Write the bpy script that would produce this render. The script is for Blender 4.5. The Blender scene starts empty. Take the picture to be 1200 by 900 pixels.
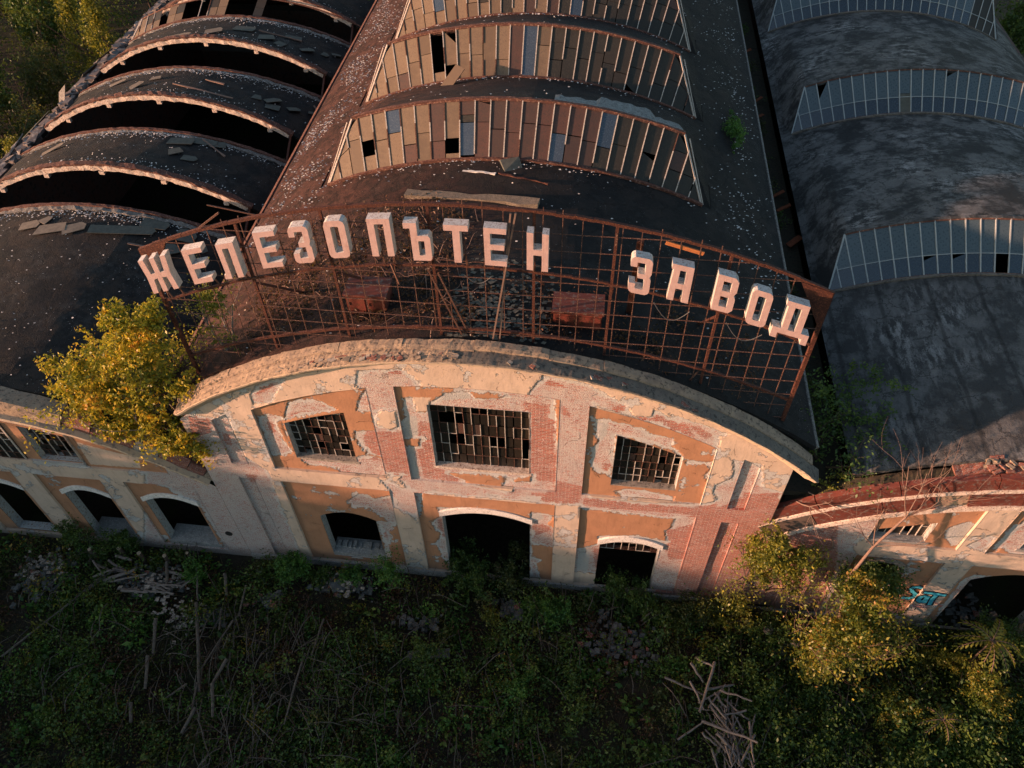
import bpy, bmesh, math, random
import numpy as np
from mathutils import Vector, Matrix, noise as mnoise
R_=math.radians
random.seed(7); RG=np.random.default_rng(11)
S=bpy.context.scene; COL=S.collection
# ---------------------------------------------------------------- camera
cd=bpy.data.cameras.new('camera'); cam=bpy.data.objects.new('camera',cd); COL.objects.link(cam)
CX,CY,CZ,YAW,PIT,ROL,FPX=3.4679,-16.9197,32.9023,-0.130551,-0.846059,-0.02256,911.0
fw=Vector((math.sin(YAW)*math.cos(PIT),math.cos(YAW)*math.cos(PIT),math.sin(PIT)))
rt=Vector((math.cos(YAW),-math.sin(YAW),0)); up=rt.cross(fw)
rt2=rt*math.cos(ROL)+up*math.sin(ROL); up2=-rt*math.sin(ROL)+up*math.cos(ROL)
mw=Matrix.Identity(4)
for i in range(3): mw[i][0],mw[i][1],mw[i][2],mw[i][3]=rt2[i],up2[i],-fw[i],(CX,CY,CZ)[i]
cam.matrix_world=mw; cd.sensor_width=36; cd.lens=FPX*36/1200; cd.clip_end=3000; cd.clip_start=.1
S.camera=cam
# ---------------------------------------------------------------- light
SUN_EL=R_(7.8); SUN_ROT=R_(252)      # low evening sun, front left of the facade
W=bpy.data.worlds.new('World'); S.world=W; W.use_nodes=True
wn=W.node_tree.nodes; wn.clear(); sky=wn.new('ShaderNodeTexSky'); sky.sky_type='NISHITA'; sky.sun_disc=False
sky.sun_elevation=SUN_EL; sky.sun_rotation=SUN_ROT; sky.air_density=1.0; sky.dust_density=1.2
bg=wn.new('ShaderNodeBackground'); bg.inputs['Strength'].default_value=.125
wo=wn.new('ShaderNodeOutputWorld'); W.node_tree.links.new(sky.outputs[0],bg.inputs[0]); W.node_tree.links.new(bg.outputs[0],wo.inputs[0])
sd=bpy.data.lights.new('sun','SUN'); sd.energy=5.0; sd.angle=R_(1.0); sd.color=(1,.55,.35)
sun=bpy.data.objects.new('sun',sd); COL.objects.link(sun)
SV=Vector((math.sin(SUN_ROT)*math.cos(SUN_EL),math.cos(SUN_ROT)*math.cos(SUN_EL),math.sin(SUN_EL)))
sun.rotation_euler=SV.to_track_quat('Z','Y').to_euler()
S.view_settings.view_transform='Standard'; S.view_settings.look='None'; S.view_settings.exposure=1.2; S.view_settings.gamma=1
S.render.engine='CYCLES'; S.cycles.max_bounces=5; S.cycles.diffuse_bounces=2; S.cycles.glossy_bounces=2
S.cycles.transmission_bounces=3; S.cycles.transparent_max_bounces=6
# ---------------------------------------------------------------- object helpers
def prop(o,label=None,cat=None,group=None,kind=None):
    if label: o['label']=label
    if cat: o['category']=cat
    if group: o['group']=group
    if kind: o['kind']=kind
    return o
def link(o,parent=None):
    COL.objects.link(o)
    if parent is not None: o.parent=parent
    return o
def thing(name,loc,label,cat,group=None):
    o=bpy.data.objects.new(name,None); o.location=loc; o.empty_display_size=.3
    link(o); return prop(o,label,cat,group)
class MB:
    """collects verts and faces, builds one mesh object"""
    def __init__(s): s.v=[]; s.f=[]; s.m=[]; s.sm=[]
    def add(s,vs,fs,mi=0,smooth=False):
        b=len(s.v); s.v+=[tuple(v) for v in vs]
        for f in fs: s.f.append(tuple(i+b for i in f)); s.m.append(mi); s.sm.append(smooth)
    def box(s,x0,y0,z0,x1,y1,z1,mi=0,jit=0):
        vs=[(x,y,z) for z in (z0,z1) for y in (y0,y1) for x in (x0,x1)]
        if jit: vs=[tuple(c+random.uniform(-jit,jit) for c in v) for v in vs]
        s.add(vs,[(0,2,3,1),(4,5,7,6),(0,1,5,4),(2,6,7,3),(0,4,6,2),(1,3,7,5)],mi)
    def bar(s,p,q,w,h=None,mi=0,upv=(0,0,1),roll=0):
        p=Vector(p); q=Vector(q); d=q-p
        if d.length<1e-6: return
        h=h or w; d.normalize(); u=Vector(upv)
        if abs(d.dot(u))>.98: u=Vector((0,1,0)) if abs(d.y)<.9 else Vector((1,0,0))
        a=d.cross(u).normalized(); b=a.cross(d)
        if roll: a,b=a*math.cos(roll)+b*math.sin(roll),-a*math.sin(roll)+b*math.cos(roll)
        vs=[P+a*i*w/2+b*j*h/2 for P in (p,q) for i,j in ((-1,-1),(1,-1),(1,1),(-1,1))]
        s.add(vs,[(3,2,1,0),(4,5,6,7),(0,1,5,4),(1,2,6,5),(2,3,7,6),(3,0,4,7)],mi)
    def tube(s,pts,rad,n=6,mi=0,smooth=True,caps=True):
        pts=[Vector(p) for p in pts]; k=len(pts); rad=rad if hasattr(rad,'__len__') else [rad]*k
        vs=[]; a=None
        for i,p in enumerate(pts):
            d=(pts[min(i+1,k-1)]-pts[max(i-1,0)])
            d=d.normalized() if d.length>1e-9 else Vector((0,0,1))
            if a is None:
                u=Vector((0,0,1)) if abs(d.z)<.9 else Vector((1,0,0)); a=d.cross(u).normalized()
            a=(a-d*a.dot(d)); a=a.normalized() if a.length>1e-6 else Vector((1,0,0)); b=d.cross(a)
            for j in range(n):
                t=2*math.pi*j/n; vs.append(p+(a*math.cos(t)+b*math.sin(t))*rad[i])
        fs=[(i*n+j,i*n+(j+1)%n,(i+1)*n+(j+1)%n,(i+1)*n+j) for i in range(k-1) for j in range(n)]
        s.add(vs,fs,mi,smooth)
        if caps: s.add(vs[:n],[tuple(range(n-1,-1,-1))],mi+0); s.add(vs[-n:],[tuple(range(n))],mi)
    def prism(s,poly,y0,y1,mf=0,ms=0):
        """polygon in (x,z) extruded in y; poly may be (outer,[holes])"""
        outer,holes=(poly if isinstance(poly,tuple) else (poly,[]))
        from mathutils.geometry import tessellate_polygon
        loops=[outer]+holes; flat=[p for l in loops for p in l]
        tri=tessellate_polygon([[Vector((p[0],p[1],0)) for p in l] for l in loops])
        for y,rev,mi in ((y0,False,mf),(y1,True,ms)):
            fs=[]
            for t in tri:
                a,b,c=[flat[i] for i in t]
                cr=(b[0]-a[0])*(c[1]-a[1])-(b[1]-a[1])*(c[0]-a[0])
                if (cr>0)==rev: t=(t[0],t[2],t[1])
                fs.append(tuple(t))
            s.add([(p[0],y,p[1]) for p in flat],fs,mi)
        for li,l in enumerate(loops):
            n=len(l); area=sum(l[i][0]*l[(i+1)%n][1]-l[(i+1)%n][0]*l[i][1] for i in range(n))
            vs=[(p[0],y,p[1]) for y in (y0,y1) for p in l]; fs=[]
            for i in range(n):
                j=(i+1)%n; f=(i,i+n,j+n,j)
                if (area<0)!=(li>0): f=f[::-1]
                fs.append(f)
            s.add(vs,fs,ms)
    def mesh(s,name,mats):
        me=bpy.data.meshes.new(name); me.from_pydata(s.v,[],s.f)
        for m in (mats if isinstance(mats,(list,tuple)) else [mats]): me.materials.append(m)
        me.polygons.foreach_set('material_index',s.m); me.polygons.foreach_set('use_smooth',s.sm)
        me.update(); return me
    def build(s,name,mats,parent=None,loc=None):
        o=bpy.data.objects.new(name,s.mesh(name,mats)); link(o,parent)
        if loc is not None: o.location=loc
        return o
def inst(name,me,parent=None,loc=(0,0,0),rot=(0,0,0),sc=(1,1,1)):
    o=bpy.data.objects.new(name,me); o.location=loc; o.rotation_euler=rot; o.scale=sc; return link(o,parent)
def npmesh(name,V,F,mats,attrs=None,smooth=False):
    """V (n,3), F (m,k) numpy"""
    me=bpy.data.meshes.new(name); n=len(V); m,k=F.shape
    me.vertices.add(n); me.vertices.foreach_set('co',np.ascontiguousarray(V,dtype=np.float32).ravel())
    me.loops.add(m*k); me.loops.foreach_set('vertex_index',np.ascontiguousarray(F,dtype=np.int32).ravel())
    me.polygons.add(m); me.polygons.foreach_set('loop_start',np.arange(0,m*k,k,dtype=np.int32))
    try: me.polygons.foreach_set('loop_total',np.full(m,k,dtype=np.int32))
    except Exception: pass
    for t in (mats if isinstance(mats,(list,tuple)) else [mats]): me.materials.append(t)
    for a,val in (attrs or {}).items():
        at=me.attributes.new(a,'FLOAT','POINT'); at.data.foreach_set('value',np.ascontiguousarray(val,dtype=np.float32))
    me.update(calc_edges=True)
    me.polygons.foreach_set('use_smooth',np.full(m,smooth)); return me
# ---------------------------------------------------------------- material helpers
class NT:
    def __init__(s,name,rough=.9):
        s.mat=bpy.data.materials.new(name); s.mat.use_nodes=True; s.t=s.mat.node_tree; s.t.nodes.clear()
        s.out=s.t.nodes.new('ShaderNodeOutputMaterial'); s.p=s.t.nodes.new('ShaderNodeBsdfPrincipled')
        s.t.links.new(s.p.outputs[0],s.out.inputs[0]); s.set(s.p,'Roughness',rough); s.set(s.p,'Specular IOR Level',.25)
    def set(s,n,k,v):
        i=n.inputs[k]
        if hasattr(v,'is_output') or isinstance(v,bpy.types.NodeSocket): s.t.links.new(v,i)
        else:
            if isinstance(v,(tuple,list)) and len(v)==3 and i.type=='RGBA': v=(*v,1)
            i.default_value=v
    def n(s,ty,out=0,ins=None,**kw):
        n=s.t.nodes.new('ShaderNode'+ty)
        for k,v in kw.items(): setattr(n,k,v)
        for k,v in (ins or {}).items(): s.set(n,k,v)
        return n.outputs[out]
    def co(s,kind='Object',scale=(1,1,1),rot=(0,0,0),loc=(0,0,0)):
        c=s.n('TexCoord',kind)
        return s.n('Mapping',ins={0:c,'Scale':scale,'Rotation':rot,'Location':loc})
    def noise(s,vec,scale,detail=5,rough=.6,dist=0,out=0):
        return s.n('TexNoise',out,{'Vector':vec,'Scale':scale,'Detail':detail,'Roughness':rough,'Distortion':dist})
    def vor(s,vec,scale,feature='F1',out='Distance',rnd=1):
        return s.n('TexVoronoi',out,{'Vector':vec,'Scale':scale,'Randomness':rnd},feature=feature)
    def m(s,op,a,b=0,c=0,clamp=False):
        return s.n('Math',0,{0:a,1:b,2:c},operation=op,use_clamp=clamp)
    def ramp(s,f,a,b,c=0,d=1,smooth=False):
        return s.n('MapRange',0,{0:f,1:a,2:b,3:c,4:d},interpolation_type='SMOOTHSTEP' if smooth else 'LINEAR')
    def mix(s,f,a,b,mode='MIX'):
        n=s.t.nodes.new('ShaderNodeMix'); n.data_type='RGBA'; n.blend_type=mode
        s.set(n,0,f); s.set(n,6,a); s.set(n,7,b); return n.outputs[2]
    def attr(s,name,out='Fac'): return s.n('Attribute',out,attribute_name=name)
    def col(s,stops,f):
        n=s.t.nodes.new('ShaderNodeValToRGB'); e=n.color_ramp.elements
        while len(e)<len(stops): e.new(.5)
        for el,(p,c) in zip(e,stops): el.position=p; el.color=(*c,1)
        s.set(n,0,f); return n.outputs[0]
    def bump(s,h,strength=.5,dist=.02,normal=None):
        i={'Height':h,'Strength':strength,'Distance':dist}
        if normal is not None: i['Normal']=normal
        return s.n('Bump',0,i)
    def done(s,color=None,normal=None,rough=None,metal=None,spec=None):
        if color is not None: s.set(s.p,'Base Color',color)
        if normal is not None: s.set(s.p,'Normal',normal)
        if rough is not None: s.set(s.p,'Roughness',rough)
        if metal is not None: s.set(s.p,'Metallic',metal)
        if spec is not None: s.set(s.p,'Specular IOR Level',spec)
        return s.mat
def facade_mat(name,plaster,alt,DMG=.62):
    """peeling wall: 'cover' signed distance to paint edge, 'alt' second paint, 'red' bare red brick, 'grey' cement scratch coat"""
    t=NT(name,.92); v=t.co(); xz=t.n('CombineXYZ',0,{0:t.n('SeparateXYZ',0,{0:v}),1:t.n('SeparateXYZ',2,{0:v})})
    br=t.t.nodes.new('ShaderNodeTexBrick'); t.set(br,'Vector',xz); t.set(br,'Scale',1.0); t.set(br,'Mortar Size',.016)
    br.offset=.5; t.set(br,'Brick Width',.27); t.set(br,'Row Height',.083); t.set(br,'Mortar Smooth',.3); t.set(br,'Bias',-.1)
    t.set(br,'Color1',(.42,.12,.08)); t.set(br,'Color2',(.24,.06,.045)); t.set(br,'Mortar',(.40,.30,.26))
    n1=t.noise(v,1.3,6,.65); n2=t.noise(v,9,6,.7); n3=t.noise(v,34,3,.6); n4=t.noise(t.co(scale=(1,1,4)),3.6,6,.75)
    red=t.attr('red'); grey=t.attr('grey')
    # white-ish mortar / render remains clinging to the brick
    w=t.m('ADD',t.m('MULTIPLY',n2,.35),t.m('MULTIPLY',n4,.7)); w=t.m('ADD',w,t.m('MULTIPLY',n1,.35)); redn=t.ramp(t.m('ADD',red,t.m('MULTIPLY',t.m('SUBTRACT',n2,.5),1.6)),.2,.9); w=t.m('SUBTRACT',w,t.m('MULTIPLY',redn,.18)); w=t.m('ADD',w,t.m('MULTIPLY',t.m('SUBTRACT',n3,.5),1.0))
    wf=t.ramp(w,.595,.68,0,1)
    wash=t.mix(t.ramp(n3,.35,.65),(.33,.27,.25),(.66,.61,.575))
    bare=t.mix(wf,br.outputs[0],wash); bare=t.mix(t.ramp(t.noise(v,.8,5,.6),.45,.62,0,.5),bare,(.30,.16,.12),'MULTIPLY') if False else bare
    gc=t.mix(n2,(.36,.355,.345),(.50,.49,.47)); gf=t.ramp(t.m('ADD',grey,t.m('MULTIPLY',t.m('SUBTRACT',n2,.5),.3)),.0,.03)
    bare=t.mix(gf,bare,gc)
    bare=t.mix(t.ramp(n3,.62,.72),bare,(.12,.09,.08))
    st=t.noise(t.co(scale=(2.5,1,.35)),2.2,5,.7)
    def pt(c): 
        a=tuple(x*.80 for x in c); p=t.mix(t.ramp(n1,.3,.7),c,a); p=t.mix(t.ramp(st,.52,.76,0,.6),p,tuple(x*.55 for x in c))
        return t.mix(t.ramp(n2,.64,.78,0,.5),p,tuple(min(1,x*1.2) for x in c))
    paint=t.mix(t.ramp(t.m('ADD',t.attr('alt'),t.m('MULTIPLY',t.m('SUBTRACT',n2,.5),.2)),-.01,.01),pt(plaster),pt(alt))
    cov=t.m('ADD',t.attr('cover'),t.m('MULTIPLY',t.m('SUBTRACT',n2,.5),.34)); n5=t.noise(v,3.6,6,.62); cov=t.m('ADD',cov,t.m('MULTIPLY',t.m('SUBTRACT',n5,.5),.5))
    bare=t.mix(t.ramp(t.m('ADD',cov,t.m('MULTIPLY',t.m('SUBTRACT',n1,.5),.9)),-.17,-.11),bare,t.mix(n2,(.42,.41,.395),(.58,.56,.54)))
    dm=t.noise(t.co(loc=(7,3,11)),1.15,7,.66); cov=t.m('MINIMUM',cov,t.m('MULTIPLY',t.m('SUBTRACT',DMG,dm),1.6)); cf=t.ramp(cov,-.006,.006)
    cr=t.vor(t.n('VectorMath',0,{0:v,1:t.n('VectorMath',0,{0:t.noise(v,3,4,.6,out=1),3:.35},operation='SCALE')},operation='ADD'),.55,'DISTANCE_TO_EDGE')
    crack=t.m('MULTIPLY',t.ramp(cr,.002,.008,1,0),t.ramp(n1,.54,.6))
    col=t.mix(cf,bare,paint); col=t.mix(t.m('MULTIPLY',crack,.5),col,(.06,.045,.035))
    edge=t.m('MULTIPLY',t.ramp(cov,-.045,0),t.ramp(cov,-.001,.0,1,0)); col=t.mix(t.m('MULTIPLY',edge,.75),col,(.13,.11,.10))  # dark line paints the shadow of the plaster's thickness along its edges
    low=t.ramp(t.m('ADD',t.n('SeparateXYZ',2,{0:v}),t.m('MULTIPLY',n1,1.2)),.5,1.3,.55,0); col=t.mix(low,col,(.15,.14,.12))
    h=t.m('ADD',t.m('MULTIPLY',cf,1.3),t.m('MULTIPLY',t.m('SUBTRACT',1,cf),t.m('ADD',t.m('MULTIPLY',n3,.9),t.m('MULTIPLY',br.outputs[1],-.5)))); h=t.m('SUBTRACT',h,t.m('MULTIPLY',crack,.8)); h=t.m('ADD',h,t.m('MULTIPLY',n2,.35))
    return t.done(col,t.bump(h,.9,.045))
CREAM=(.57,.44,.345); ORANGE=(.41,.21,.12)
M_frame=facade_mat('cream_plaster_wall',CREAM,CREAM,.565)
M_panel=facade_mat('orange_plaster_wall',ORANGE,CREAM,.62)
def roof_mat(name,dark,light,brown,patch=.5,speck=.5,seams=0,streak=(1,1,1),sun_tint=None):
    t=NT(name,.85); v=t.co(); n1=t.noise(v,.32,6,.62); n2=t.noise(t.co(scale=streak),2.3,7,.7); n3=t.noise(v,16,4,.7); n4=t.noise(v,.75,5,.65)
    c=t.mix(t.ramp(t.m('ADD',n2,t.m('MULTIPLY',t.m('SUBTRACT',n3,.5),.5)),.46,.60),dark,light)
    c=t.mix(t.m('MULTIPLY',t.ramp(n1,.42,.66),patch),dark,c)
    c=t.mix(t.ramp(n4,.47,.6,0,.8),c,brown)
    if sun_tint: c=t.mix(t.ramp(t.m('ADD',t.n('SeparateXYZ',0,{0:v}),t.m('MULTIPLY',t.m('SUBTRACT',n4,.5),14)),0,-8,0,1),c,t.mix(t.ramp(t.noise(v,1.9,7,.7),.42,.58),tuple(x*.35 for x in sun_tint),sun_tint))  # redder to the left: sunlit warmth of that slope painted into the colour
    c=t.mix(t.ramp(n3,.3,.7,0,.5),c,tuple(x*.5 for x in dark))
    cr=t.vor(t.n('VectorMath',0,{0:v,1:t.n('VectorMath',0,{0:t.noise(v,1.5,5,.7,out=1),3:1.1},operation='SCALE')},operation='ADD'),.9,'DISTANCE_TO_EDGE')
    crack=t.ramp(cr,.008,.028,1,0); c=t.mix(t.m('MULTIPLY',crack,t.ramp(n4,.4,.6,.2,.75)),c,tuple(x*.35 for x in dark))
    if speck:
        sp=t.vor(v,11); sm=t.m('ADD',n1,t.m('MULTIPLY',t.noise(v,1.7,4),.6)); th=t.ramp(sm,.74,.98,.02,.24*speck)
        sf=t.m('LESS_THAN',sp,th); c=t.mix(sf,c,t.mix(n3,(.30,.29,.28),(.62,.60,.58)))
    if seams:
        x=t.n('SeparateXYZ',0,{0:v}); fx=t.m('FRACT',t.m('ADD',t.m('MULTIPLY',x,1/seams),t.m('MULTIPLY',n1,.12)))
        s=t.m('ABSOLUTE',t.m('SUBTRACT',fx,.5)); c=t.mix(t.ramp(s,.02,.06,.55,0),c,tuple(q*.3 for q in dark))
    h=t.m('ADD',n3,t.m('MULTIPLY',n2,1.5)); h=t.m('SUBTRACT',h,t.m('MULTIPLY',crack,.8))
    return t.done(c,t.bump(h,.6,.04),spec=.2)
M_roof_c=roof_mat('tar_felt_roof',(.011,.011,.012),(.045,.042,.041),(.030,.024,.022),.7,.4,sun_tint=(.085,.037,.028))
M_roof_l=roof_mat('worn_tar_roof',(.014,.014,.015),(.075,.07,.066),(.045,.033,.027),.8,.5)
M_roof_r=roof_mat('weathered_grey_felt_roof',(.050,.050,.050),(.36,.35,.34),(.15,.147,.143),.8,.10,1.9,(1.6,.45,1))
M_roof_r2=roof_mat('cracked_grey_felt_roof',(.032,.033,.034),(.42,.41,.40),(.17,.166,.162),.85,.08,0,(.8,1.3,1.3))
def simple(name,c1,c2,scale=6,rough=.85,bump=.3,metal=0,spots=None,dist=.01,spec=.25):
    t=NT(name,rough); v=t.co(); n=t.noise(v,scale,6,.7); c=t.mix(t.ramp(n,.35,.65),c1,c2)
    if spots: c=t.mix(t.ramp(t.noise(v,scale*2.7,5,.7),.53,.62),c,spots)
    return t.done(c,t.bump(n,bump,dist),metal=metal,spec=spec)
M_rust=simple('rusty_red_steel',(.075,.026,.019),(.045,.018,.014),9,.75,.4,.1,(.17,.065,.035))
M_rod=simple('rusty_thin_bar',(.085,.036,.026),(.055,.026,.02),14,.75,.3,0,(.28,.17,.12))
M_redpaint=simple('red_painted_sheet',(.15,.038,.026),(.09,.028,.022),2.5,.75,.4,0,(.14,.10,.085))
M_redbox=simple('dull_red_cabinet_paint',(.17,.04,.028),(.11,.035,.024),3,.6,.2,0,(.07,.035,.02))
M_letter=simple('sunlit_pink_letter_paint',(.47,.30,.28),(.40,.25,.235),5,.6,.15,0,(.40,.30,.28))
def _letter():
    t=NT('sunlit_pink_letter_front',.6); v=t.co(); n=t.noise(v,5,6,.7); s=t.noise(t.co(scale=(9,9,1.0)),1.6,5,.7); n2=t.noise(v,22,4,.7)
    c=t.mix(t.ramp(n,.3,.7),(.50,.355,.335),(.42,.285,.265)); c=t.mix(t.ramp(s,.55,.72,0,.5),c,(.25,.12,.09)); c=t.mix(t.ramp(n2,.66,.74,0,.7),c,(.17,.09,.07))
    return t.done(c,t.bump(t.m('ADD',n,t.m('MULTIPLY',n2,.4)),.35,.02))
M_letter=_letter()  # letters are white; the sunlit pink of their fronts is painted in
M_letterside=simple('off_white_letter_side',(.46,.43,.40),(.36,.34,.32),7,.65,.2,0,(.28,.25,.23))
M_lettertop=simple('lit_pale_rusty_letter_top',(.55,.53,.52),(.42,.40,.39),7,.7,.25,0,(.22,.14,.11))  # real rust over a paler tone that paints light on the tops
M_conc=simple('stained_concrete',(.36,.31,.26),(.20,.17,.145),3.5,.92,.6,0,(.10,.085,.07),.03)
M_copetop=simple('dark_cement_cornice',(.115,.10,.085),(.17,.145,.12),3,.95,.7,0,(.055,.05,.045),.04)
M_rim=simple('flaking_white_rim',(.62,.53,.46),(.42,.33,.27),6,.9,.6,0,(.15,.07,.05),.02)
M_rimred=simple('red_brown_flashing',(.095,.042,.03),(.085,.034,.026),4,.8,.5,0,(.22,.12,.085),.02)
M_rimgrey=simple('pale_grit_edge',(.10,.09,.08),(.26,.24,.22),8,.95,.7,0,(.035,.033,.03),.03)
M_barw=simple('peeling_white_glazing_bar',(.52,.47,.42),(.36,.32,.28),11,.8,.3,0,(.15,.09,.06))
M_barr=simple('grey_green_glazing_bar',(.33,.36,.36),(.25,.27,.27),8,.7,.2,0,(.42,.42,.40))
M_black=simple('unlit_opening_black',(.012,.012,.012),(.02,.019,.018),1,.95,.1)  # black colour stands in for the unlit depth of closed openings
M_inside=simple('dark_interior_wall',(.030,.028,.026),(.055,.05,.045),1.2,.95,.3)
M_wood=simple('grey_weathered_timber',(.20,.16,.125),(.11,.09,.07),10,.9,.6,0,(.06,.05,.04))
M_log=simple('peeled_log',(.13,.11,.09),(.07,.06,.05),9,.9,.4)
M_logend=simple('cut_log_end',(.34,.27,.20),(.27,.21,.15),20,.9,.2)
M_twig=simple('bleached_brushwood',(.20,.17,.15),(.12,.10,.09),9,.9,.4)
M_bark=simple('brown_bark',(.09,.065,.05),(.05,.037,.03),14,.95,.6)
M_palebark=simple('pale_dry_branch',(.22,.14,.11),(.15,.10,.08),14,.9,.3)
M_birch=simple('pale_birch_bark',(.26,.22,.18),(.15,.12,.10),14,.9,.3)
M_white=simple('white_lintel_paint',(.74,.70,.66),(.60,.56,.52),5,.8,.25,0,(.42,.38,.35))
M_sill=simple('grey_cement_sill',(.28,.275,.26),(.18,.175,.17),5,.95,.6,0,(.36,.35,.34),.03)
M_reveal=simple('pale_blue_green_reveal',(.17,.23,.24),(.25,.28,.28),4,.9,.3)
M_rubble=simple('pale_rubble_stone',(.12,.125,.12),(.055,.056,.055),5,.95,.5)
M_brick=simple('loose_red_brick',(.24,.085,.06),(.14,.055,.04),8,.95,.5,0,(.30,.26,.23))
M_sheet=simple('fallen_grey_sheet',(.105,.105,.09),(.07,.072,.062),4,.9,.2)
M_sheettan=simple('fallen_tan_sheet',(.20,.165,.13),(.13,.11,.09),4,.9,.2)
M_chip=simple('white_flake',(.60,.57,.55),(.36,.34,.33),9,.9,.2)
M_cable=simple('grey_cable',(.09,.095,.10),(.07,.07,.075),5,.6,.1)
M_moss=simple('gutter_moss',(.035,.035,.022),(.05,.035,.025),3,.95,.6,0,(.02,.02,.018),.04)
def pane_mat(name,c1,c2,rough,spec,dirt=None,coat=0,bs=.12):
    t=NT(name,rough); v=t.co(); oi=t.n('ObjectInfo','Random'); n=t.noise(v,3.1,6,.7); n2=t.noise(v,14,4,.6)
    c=t.mix(t.ramp(t.m('ADD',n,t.m('MULTIPLY',t.m('SUBTRACT',oi,.5),.8)),.3,.7),c1,c2)
    if dirt: c=t.mix(t.ramp(n2,.5,.62,0,.75),c,dirt)
    r=t.ramp(n2,.4,.7,rough,min(1,rough+.25)); 
    if coat: t.set(t.p,'Coat Weight',coat); t.set(t.p,'Coat Roughness',.12)
    return t.done(c,t.bump(n2,bs,.004),r,spec=spec)
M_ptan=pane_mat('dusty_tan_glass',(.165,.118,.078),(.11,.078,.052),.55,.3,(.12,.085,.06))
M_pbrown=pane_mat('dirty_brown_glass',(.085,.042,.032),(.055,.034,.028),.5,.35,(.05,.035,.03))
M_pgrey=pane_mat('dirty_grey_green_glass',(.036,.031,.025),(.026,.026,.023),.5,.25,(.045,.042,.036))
M_pblue=pane_mat('clear_blue_grey_glass',(.030,.045,.065),(.045,.06,.08),.12,.9,None,.6)
M_pr_up=pane_mat('pale_blue_grey_glass',(.052,.076,.088),(.042,.062,.072),.25,.5,None,.5,.02)  # upper row, paler than the lower one
M_pr_lo=pane_mat('dark_blue_glass',(.016,.027,.038),(.014,.022,.032),.12,.8,None,.6,.02)
M_wpane=pane_mat('sooty_window_glass',(.014,.012,.010),(.026,.020,.015),.3,.35,(.015,.013,.012))
def leaf_mat(name,stops,trans=.35):
    t=NT(name,.7); t.t.nodes.remove(t.p); r=t.attr('rnd'); c=t.col(stops,r)
    d=t.n('BsdfDiffuse',0,{'Color':c}); tr=t.n('BsdfTranslucent',0,{'Color':t.mix(.25,c,(.25,.25,.02))}); g=t.n('BsdfGlossy',0,{'Color':(.5,.5,.5),'Roughness':.45})
    m1=t.n('MixShader',0,{0:trans,1:d,2:tr}); m2=t.n('MixShader',0,{0:.04,1:m1,2:g}); t.t.links.new(m2,t.out.inputs[0]); return t.mat
L_green=leaf_mat('green_leaves',[(0,(.022,.050,.012)),(.5,(.055,.11,.024)),(1,(.12,.17,.035))])
L_bright=leaf_mat('fresh_green_leaves',[(0,(.035,.095,.02)),(.6,(.075,.19,.035)),(1,(.16,.26,.05))])
L_dark=leaf_mat('dark_olive_leaves',[(0,(.020,.036,.010)),(.5,(.05,.075,.02)),(.8,(.10,.11,.035)),(1,(.14,.11,.045))])
L_yellow=leaf_mat('autumn_yellow_leaves',[(0,(.07,.10,.015)),(.3,(.22,.23,.025)),(.65,(.52,.40,.035)),(1,(.62,.30,.035))],.4)
L_ygreen=leaf_mat('yellow_green_leaves',[(0,(.07,.10,.018)),(.5,(.19,.20,.03)),(1,(.36,.30,.04))],.4)
L_olive=leaf_mat('ochre_olive_leaves',[(0,(.04,.075,.012)),(.4,(.12,.15,.02)),(.75,(.26,.22,.03)),(1,(.32,.16,.04))],.35)
L_brown=leaf_mat('dry_brown_leaves',[(0,(.035,.022,.014)),(.5,(.075,.040,.022)),(1,(.13,.055,.03))],.2)
L_grass=leaf_mat('dry_grass',[(0,(.05,.045,.022)),(1,(.13,.105,.055))],.25)
def ground_mat():
    t=NT('dark_littered_soil',.95); v=t.co(); n1=t.noise(v,.35,6,.65); n2=t.noise(v,4,7,.75); n3=t.noise(v,22,4,.7)
    c=t.mix(t.ramp(n2,.35,.65),(.018,.016,.011),(.045,.036,.024)); c=t.mix(t.ramp(n1,.5,.62),c,(.030,.035,.014))
    c=t.mix(t.ramp(n3,.6,.7,0,.6),c,(.085,.075,.06)); return t.done(c,t.bump(t.m('ADD',n2,n3),1,.08))
M_ground=ground_mat()
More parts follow.
